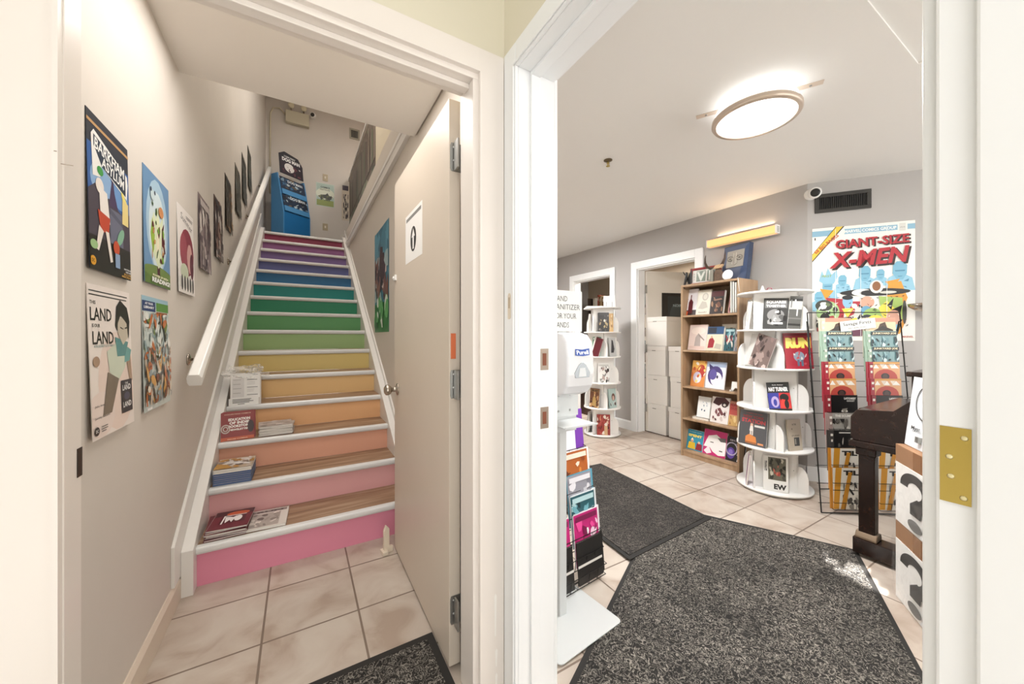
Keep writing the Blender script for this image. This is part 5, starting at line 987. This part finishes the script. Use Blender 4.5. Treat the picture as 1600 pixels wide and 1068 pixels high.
def whitebox(label, x, y, z, w_, d_, h_, rz):
    o = thing('storage_box', label, 'box', (x, y, z), rz)
    mb = MB(); mb.box((-w_/2, -d_/2, 0), (w_/2, d_/2, h_-.03), BOX); mb.build('box_body', o, .003)
    mb = MB(); mb.box((-w_/2-.004, -d_/2-.004, h_-.055), (w_/2+.004, d_/2+.004, h_-.001), BOX); mb.build('lid', o, .003)
    mb = MB(); mb.box((-.05, -.5*d_ - .005, h_-.058), (.0, -d_/2-.003, h_-.052), M('#5a554f', .7)); mb.build('lid_slot', o)
bh = .352
rowz = [.0065+i*bh for i in range(4)]
pos = [('lower left', 3.90, 2.93, 0), ('lower right', 3.90, 2.62, 0), ('second row left', 3.90, 2.92, 1), ('second row right', 3.90, 2.60, 1), ('third row left', 3.89, 2.93, 2), ('third row right', 3.90, 2.62, 2), ('topmost', 3.89, 2.92, 3)]
for nm_, x, y, r_ in pos: whitebox('white cardboard storage box, %s of the stack in the nearer doorway' % nm_, x, y, rowz[r_], .27, .34, bh-.001, -pi/2+(.03 if r_ % 2 else 0))
for q in range(2): whitebox('white cardboard storage box behind the stack in the nearer doorway, %s' % ['lower', 'upper'][q], 4.10, 2.30, .0065+q*bh, .27, .36, bh-.001, -pi/2)
sl = thing('strip_light', 'fluorescent strip light on the stock room ceiling seen through the farther doorway', 'strip light', (4.75, 4.6, 2.36), R_(15))
mb = MB(); mb.box((-.07, -.55, .0), (.07, .55, .065), WHITE); mb.build('housing', sl); mb = MB(); mb.box((-.055, -.54, -.02), (.055, .54, -.001), emis('tube', '#fff4e0', 2.5)); mb.build('diffuser', sl)
bs = thing('bookshelf', 'dark bookshelf in the stock room glimpsed left of the small spinner', 'bookshelf', (5.3, 4.9, .0065))
mb = MB(); mb.box((-.15, -.8, 0), (-.13, .8, .02), BLACK)
for z in (.02, .45, .88, 1.30, 1.70): mb.box((-.15, -.8, z), (.15, .8, z+.02), M('#3a2f28', .5))
mb.box((-.15, -.82, 0), (.15, -.80, 1.95), M('#3a2f28', .5)); mb.box((-.15, .80, 0), (.15, .82, 1.95), M('#3a2f28', .5)); mb.build('shelves', bs)
rr = random.Random(77)
for zi, z in enumerate((.4765, .9065, 1.3265, 1.7265)):
    y = -.74
    while y < .70:
        t = rr.uniform(.03, .07); c = rr.choice(['#8b6a4a', '#d9d2c6', '#a34a3a', '#c9b089', '#5d6a6e', '#e9e6e0'])
        mb = MB(); hgt = rr.uniform(.20, .29); mb.box((-.10, 0, 0), (.06, t-.003, hgt), M(c, .5)); mb.box((-.101, t*.3, hgt*.6), (-.1, t*.6, hgt*.85), M('#f0ece4', .5)); o = mb.build('book', None, .001); o.location = (5.3, 4.9+y, z)
        tag(o, '%s spined book on the stock room bookshelf' % {'#8b6a4a': 'brown', '#d9d2c6': 'cream', '#a34a3a': 'red', '#c9b089': 'tan', '#5d6a6e': 'slate', '#e9e6e0': 'white'}[c], 'book', 'books on the stock room bookshelf'); y += t+.002

# =================================================================== WIRE COMIC RACK
RKZ = R_(-33)
RO = Vector((3.256, .879, 0))      # front bottom centre
wr = thing('comic_rack', 'tall black wire comic rack in two columns before the angled wall', 'comic rack', RO, RKZ)
HW = .315; LEAN = .125; HT = 1.345
def rf(z): return .012+LEAN*z/HT       # local y of the leaning front plane at height z
mb = MB()
for x in (-HW, HW): mb.tube([(x*.98, rf(0), .006), (x*.98, rf(HT), HT)], .004, WIRE, 6)
mb.tube([(-HW*.98, rf(HT), HT), (HW*.98, rf(HT), HT)], .0035, WIRE, 6); mb.tube([(-HW*.98, rf(0), .006), (HW*.98, rf(0), .006)], .0035, WIRE, 6); mb.build('front_frame', wr)
mb = MB()
for x in (-HW, HW): mb.tube([(x*.98, rf(HT)+.004, HT-.06), (x*.50+.135, .40, .008)], .004, WIRE, 6); mb.tube([(x*.98, rf(0), .010), (x*.50+.135, .40, .008)], .003, WIRE, 6)
mb.tube([(-HW*.5+.135, .40, .008), (HW*.5+.135, .40, .008)], .0035, WIRE, 6); mb.build('rear_legs', wr)
nrow = 10; rz0 = [1.035, .945, .842, .737, .625, .514, .396, .282, .166, .040]
for i, z in enumerate(rz0):
    y = rf(z)
    mb = MB(); mb.tube([(-HW*1.03, y, z+.03), (HW*1.03, y, z+.03)], .0022, WIRE, 6)
    for xc in (-.150, .140):
        mb.tube([(xc-.098, y, z+.05), (xc-.098, y-.035, z+.045), (xc+.098, y-.035, z+.045), (xc+.098, y, z+.05)], .002, WIRE, 6)
        mb.tube([(xc-.098, y, z), (xc-.098, y-.032, z-.002), (xc+.098, y-.032, z-.002), (xc+.098, y, z)], .002, WIRE, 6)
        for dx in (-.03, .04): mb.tube([(xc+dx, y, z), (xc+dx, y-.032, z-.002), (xc+dx, y-.035, z+.045)], .0016, WIRE, 5)
    mb.build('pocket_row', wr)
JJ = [R(0, 0, 1, 1, '#7fa0a4'), B(301, 70, ['#25343a', '#9cc0c6', '#4d6f78', '#c9dde0', '#182226', '#6d949c'], .0, .0, 1, .86, .10), R(0, .90, 1, .985, '#20262a'), T('JUNKYARD JOE', .5, .94, .90, .06, '#f0e3bd', .03)]
KY = [R(0, 0, 1, 1, '#dba679'), R(0, .955, 1, 1, '#cf9a52'), P([(.0, .84), (.10, .95), (.22, .84)], '#f0ece4'), P([(.24, .95), (.34, .84), (.44, .95)], '#e3d5c6'), P([(.34, .84), (.46, .95), (.58, .84)], '#f2eee6'), P([(.58, .95), (.68, .84), (.78, .95)], '#e8dccb'), P([(.66, .84), (.80, .95), (.96, .84)], '#f2eee6'), E(.46, .60, .44, .22, '#b5483e'), E(.44, .64, .16, .08, '#2a2020'), E(.44, .61, .10, .09, '#4a3632'), R(0, 0, 1, .52, '#b5483e'), B(302, 10, ['#8f342e', '#d9795c'], .1, .1, .9, .5, .12)]
LK = [R(0, 0, 1, 1, '#171515'), T('LATCHKEY', .72, .92, .45, .05, '#e9e6e0', .05), T('GHOST', .74, .86, .3, .04, '#d6d2cb', .03), E(.5, .60, .12, .05, '#cfc9c0'), P([(.40, .66), (.5, .55), (.62, .68)], '#8b857c')]
SK_ = [R(0, 0, 1, 1, '#a5a19a'), T('THE SCUMBAG', .5, .93, .8, .06, '#e9e6e0', .04), B(303, 40, ['#2b2826', '#6d6862', '#c9c4bb', '#4a4642'], 0, 0, 1, .86, .13)]
DK_ = [R(0, 0, 1, 1, '#1c1a1a'), R(.2, .93, .9, .96, '#d6d2cb'), B(304, 14, ['#6b665f', '#bdb8b0', '#3a3634'], .15, .3, .9, .85, .1)]
YW = [R(0, 0, 1, 1, '#ece6da'), T('TIL', .6, .88, .5, .12, '#2a2622', .06), P([(.0, 0), (.18, 0), (.30, 1), (.10, 1)], '#d99a34'), B(305, 26, ['#2b2724', '#8b857b', '#d9d2c6', '#4a4540'], .3, .0, 1, .75, .12), P([(.22, .0), (.38, .0), (.62, .9), (.5, .9)], '#c98a2c')]
BR = [R(0, 0, 1, 1, '#e3cba9'), R(0, .9, 1, 1, '#d3927a'), P([(.25, .1), (.2, .55), (.4, .85), (.6, .9), (.75, .6), (.72, .1)], '#4a3426'), P([(.1, .66), (.5, .80), (.9, .70), (.88, .60), (.5, .70), (.12, .58)], '#2b201a'), B(306, 8, ['#6b4f3a', '#b99a78'], .1, .05, .9, .3, .12)]
rowsW = [(BR, 'peach comic with a dark silhouette', '#c9c4b0'), (JJ, 'teal battle comic', '#9fb8a6'), (JJ, 'teal battle comic', '#9fb8a6'), (KY, 'orange and red comic with a circle', '#a53240'), (KY, 'orange and red comic with a circle', '#a53240'), (LK, 'black comic with white lettering', '#8f3038'), (SK_, 'grey crowded comic', '#a58f8a'), (DK_, 'black comic with a pale top line', '#4a4644'), (YW, 'white comic with a yellow ribbon', '#c98a34'), (YW, 'white comic with a yellow ribbon', '#c98a34')]
ordn = ['top', 'second', 'third', 'fourth', 'fifth', 'sixth', 'seventh', 'eighth', 'ninth', 'lowest']
Mw = Matrix.Translation(RO) @ Matrix.Rotation(RKZ, 4, 'Z')
for i, z in enumerate(rz0):
    el, nm_, sp_c = rowsW[i]
    for c, xc in enumerate((-.150, .140)):
        for q in range(2):
            pos = Mw @ Vector((xc-.014*q, rf(z)-.024+.0048*q, z+.0015+.001*q))
            e2 = [R(0, 0, .10, 1, sp_c)] if False else []
            front = q == 0
            full = ([R(0, 0, 1, 1, sp_c)] + [('P', [(.13+.87*p[0], p[1]) for p in e[1]], e[2]) if e[0] == 'P' else ('T', e[1], .13+.87*e[2], e[3], e[4]*.87, e[5], e[6], e[7], e[8], e[9]) for e in flat(el)] + [R(.02, .86, .10, .92, '#e9e4da'), R(.03, .72, .09, .78, '#e9e4da')]) if i not in (8, 9) else el
            book('comic_book', '%s, %s row, %s column of the wire comic rack' % (nm_, ordn[i], ['left', 'right'][c]) if front else 'comic behind the front copy, %s row, %s column, wire rack' % (ordn[i], ['left', 'right'][c]),
                 0.196, 0.268, 0.0045, full if front else [R(0, 0, 1, 1, sp_c)], pos, RKZ, 0.03, sp_c, sp_c, 'comic', GROUP_WIRE)
# hand written card
o = thing('sign_card', 'white hand lettered card clipped across the top of the wire comic rack', 'sign', Mw @ Vector((-.010, rf(1.25)-.045, 1.225)), RKZ)
mb = MB(); TC = TM((0, 0, 0), ry=-R_(7)); mb.box((-.115, 0, 0), (.115, .0015, .068), PAPER, TC); art(mb, .23, .068, [T('Savage Firsts', .48, .62, .80, .42, '#1a1a1a', .006), T('the 1 dollar issues', .46, .24, .5, .16, '#4a4a4a', -.003)], z0=0, y=-.0003, T_=TC); mb.build('card', o)

# =================================================================== PIANO, MYSTERY BOXES, FLOOR STAND
pn = thing('piano', 'small dark walnut upright piano seen from its left end', 'piano', (2.60, .40, 0))
def pp(mb, n, bev=.004): child_world(mb.build(n, pn, bev), pn)
PW = PIANOWOOD
mb = MB(); mb.box((2.61, .22, .06), (2.64, .56, .98), PW); pp(mb, 'side_panel')
mb = MB(); mb.box((2.6401, .22, .06), (3.34, .53, .95), PW); pp(mb, 'case')
mb = MB(); mb.box((2.595, .20, .9805), (3.36, .575, 1.005), PW); pp(mb, 'lid')
mb = MB(); mb.prism([(.5601, .62), (.775, .62), (.785, .64), (.785, .745), (.76, .785), (.62, .800), (.5601, .86)], 2.592, 2.66, 'x', PW); pp(mb, 'key_arm')
mb = MB(); mb.box((2.6601, .5601, .60), (3.33, .775, .68), PW); mb.box((2.6601, .57, .68), (3.33, .60, .80), PW); pp(mb, 'key_bed')
mb = MB(); mb.box((2.6605, .62, .7605), (3.33, .772, .785), PW); pp(mb, 'fallboard')
mb = MB(); mb.prism([(.5605, .585), (.790, .585), (.790, .612), (.780, .6195), (.5605, .6195)], 2.580, 2.70, 'x', PW); pp(mb, 'arm_moulding')
mb = MB(); mb.box((2.600, .690, .1205), (2.66, .755, .5845), PW); mb.prism([(2.588, .10), (2.672, .10), (2.672, .112), (2.660, .135), (2.600, .135), (2.588, .112)], .680, .766, 'y', M('#8a7762', .3, .2)); mb.box((2.59, .682, .545), (2.67, .764, .5845), PW); pp(mb, 'leg')
mb = MB(); mb.box((2.585, .56, .018), (2.68, .775, .099), PW); mb.box((2.585, .22, .018), (2.68, .5599, .0595), PW); pp(mb, 'toe_block')
mb = MB()
for yy in (.73, .30): mb.lathe([(.018, .0095), (.018, .018)], BLACK, (2.63, yy, 0), n=14)
pp(mb, 'caster', 0)

FD = Vector((-.225, -.152, 0)).normalized()      # along the faces of the boxes, toward the camera right
def qmark(x0, y0, w_, h_):
    out = []; n = 22; cx, cy, r1, r2 = .45, .68, .36, .17
    # thick hook
    def pt(t, r): return (x0+w_*(cx+r*.95*cos(t)), y0+h_*(cy+r*.78*sin(t)))
    t0, t1 = R_(182), R_(-62)
    for k in range(n):
        a, b = t0+(t1-t0)*k/n, t0+(t1-t0)*(k+1)/n
        out.append(P([pt(a, r1), pt(b, r1), pt(b, r2), pt(a, r2)], '#1a1919'))
    out.append(P([(x0+w_*.36, y0+h_*.26), (x0+w_*.36, y0+h_*.44), (x0+w_*.52, y0+h_*.58), (x0+w_*.70, y0+h_*.47), (x0+w_*.60, y0+h_*.36), (x0+w_*.58, y0+h_*.26)], '#1a1919'))
    out.append(E(x0+w_*.46, y0+h_*.09, w_*.15, h_*.095, '#6a6a6a', n=24)); return out
BC = Vector((2.353, .547, 0)); brz = math.atan2(FD.y, FD.x)
Mb = Matrix.Translation(BC) @ Matrix.Rotation(brz, 4, 'Z')
# local: x runs along the visible face from its far edge toward the camera, face normal is -y' so flip: put art on the face by a half turn frame
def mbox(label, z0, seed, side):
    o = thing('mystery_box', label, 'box', Mb @ Vector((0, 0, z0)), brz)
    W_, D_, H_ = .40, .27, .345
    mb = MB(); mb.box((0, 0, 0), (W_, D_, H_-.06), CARD); mb.build('box_body', o, .003)
    mb = MB(); mb.box((-.006, -.006, H_-.085), (W_+.006, D_+.006, H_-.001), CARD); ld = mb.build('lid', o, .003); mb = MB(); mb.box((.14, -.0072, H_-.084), (.20, -.0062, H_-.002), M('#8f6442', .25)); mb.build('tape', ld)
    mb = MB(); mb.box((.004, -.0085, .002), (.385, -.0065, .266), PAPER)
    art(mb, .38, .262, [qmark(.0, .05, .90, .93), P([(.52, .02), (.66, .30), (.98, .40), (.98, .02)], '#e3e4e6')], x0=.006, z0=.003, y=-.0087, step=.00015); mb.build('question_sheet', o)
    mb = MB(); rr = random.Random(seed); nx, nz = 14, 12; vs = []
    for j in range(nz):
        for i in range(nx): vs.append((-.008+.40*i/(nx-1)+rr.uniform(-.003, .003), -.016+rr.uniform(-.0035, .003), .001+.27*j/(nz-1)))
    mb.add(vs, [(j*nx+i, j*nx+i+1, (j+1)*nx+i+1, (j+1)*nx+i) for j in range(nz-1) for i in range(nx-1)], film_mat('wrap_film', '#f8f8f6', .07), smooth=False); mb.build('plastic_wrap', o)
mbox('lower brown box with a big black question mark near the right door edge', .0015, 1, 0)
mbox('upper brown box with a big black question mark near the right door edge', .348, 2, 0)
o = thing('mystery_sign', 'white card with a partly seen circle face standing on the upper question mark box', 'sign', Mb @ Vector((.0, .022, .6955)), brz)
mb = MB(); TS = TM(rx=-R_(6)); mb.box((0, 0, 0), (.24, .004, .305), M('#e6ebf1', .4), TS)
art(mb, .24, .305, [Ring(.56, .66, .36, .26, .93, '#4a4a4a', 40), E(.52, .80, .07, .055, '#6d6d6d'), T('Myst', .33, .27, .28, .07, '#3a3a3a', .01), T('A', .42, .14, .07, .06, '#3a3a3a', .01)], x0=0, z0=0, y=-.0003, T_=TS); mb.build('card', o)
mb = MB(); mb.box((.10, -.012, .03), (.125, -.001, .055), STEEL, TS); mb.build('clip', o)
fs_ = thing('floor_lamp', 'slim metal floor stand with a shallow dish top behind the piano', 'floor lamp', (3.20, .05, 0))
ps = onB(0.67, .14, 0); fs_.location = ps
mb = MB(); mb.lathe([(.12, .001), (.12, .02), (.02, .03)], NICKEL, n=28); mb.build('base', fs_); mb = MB(); mb.tube([(0, 0, .028), (0, 0, 1.36)], .012, NICKEL, 12); mb.build('pole', fs_)
mb = MB(); mb.lathe([(.014, 1.355), (.07, 1.365), (.105, 1.395), (.11, 1.415), (.10, 1.415), (.03, 1.38)], NICKEL, n=32); mb.build('dish', fs_)
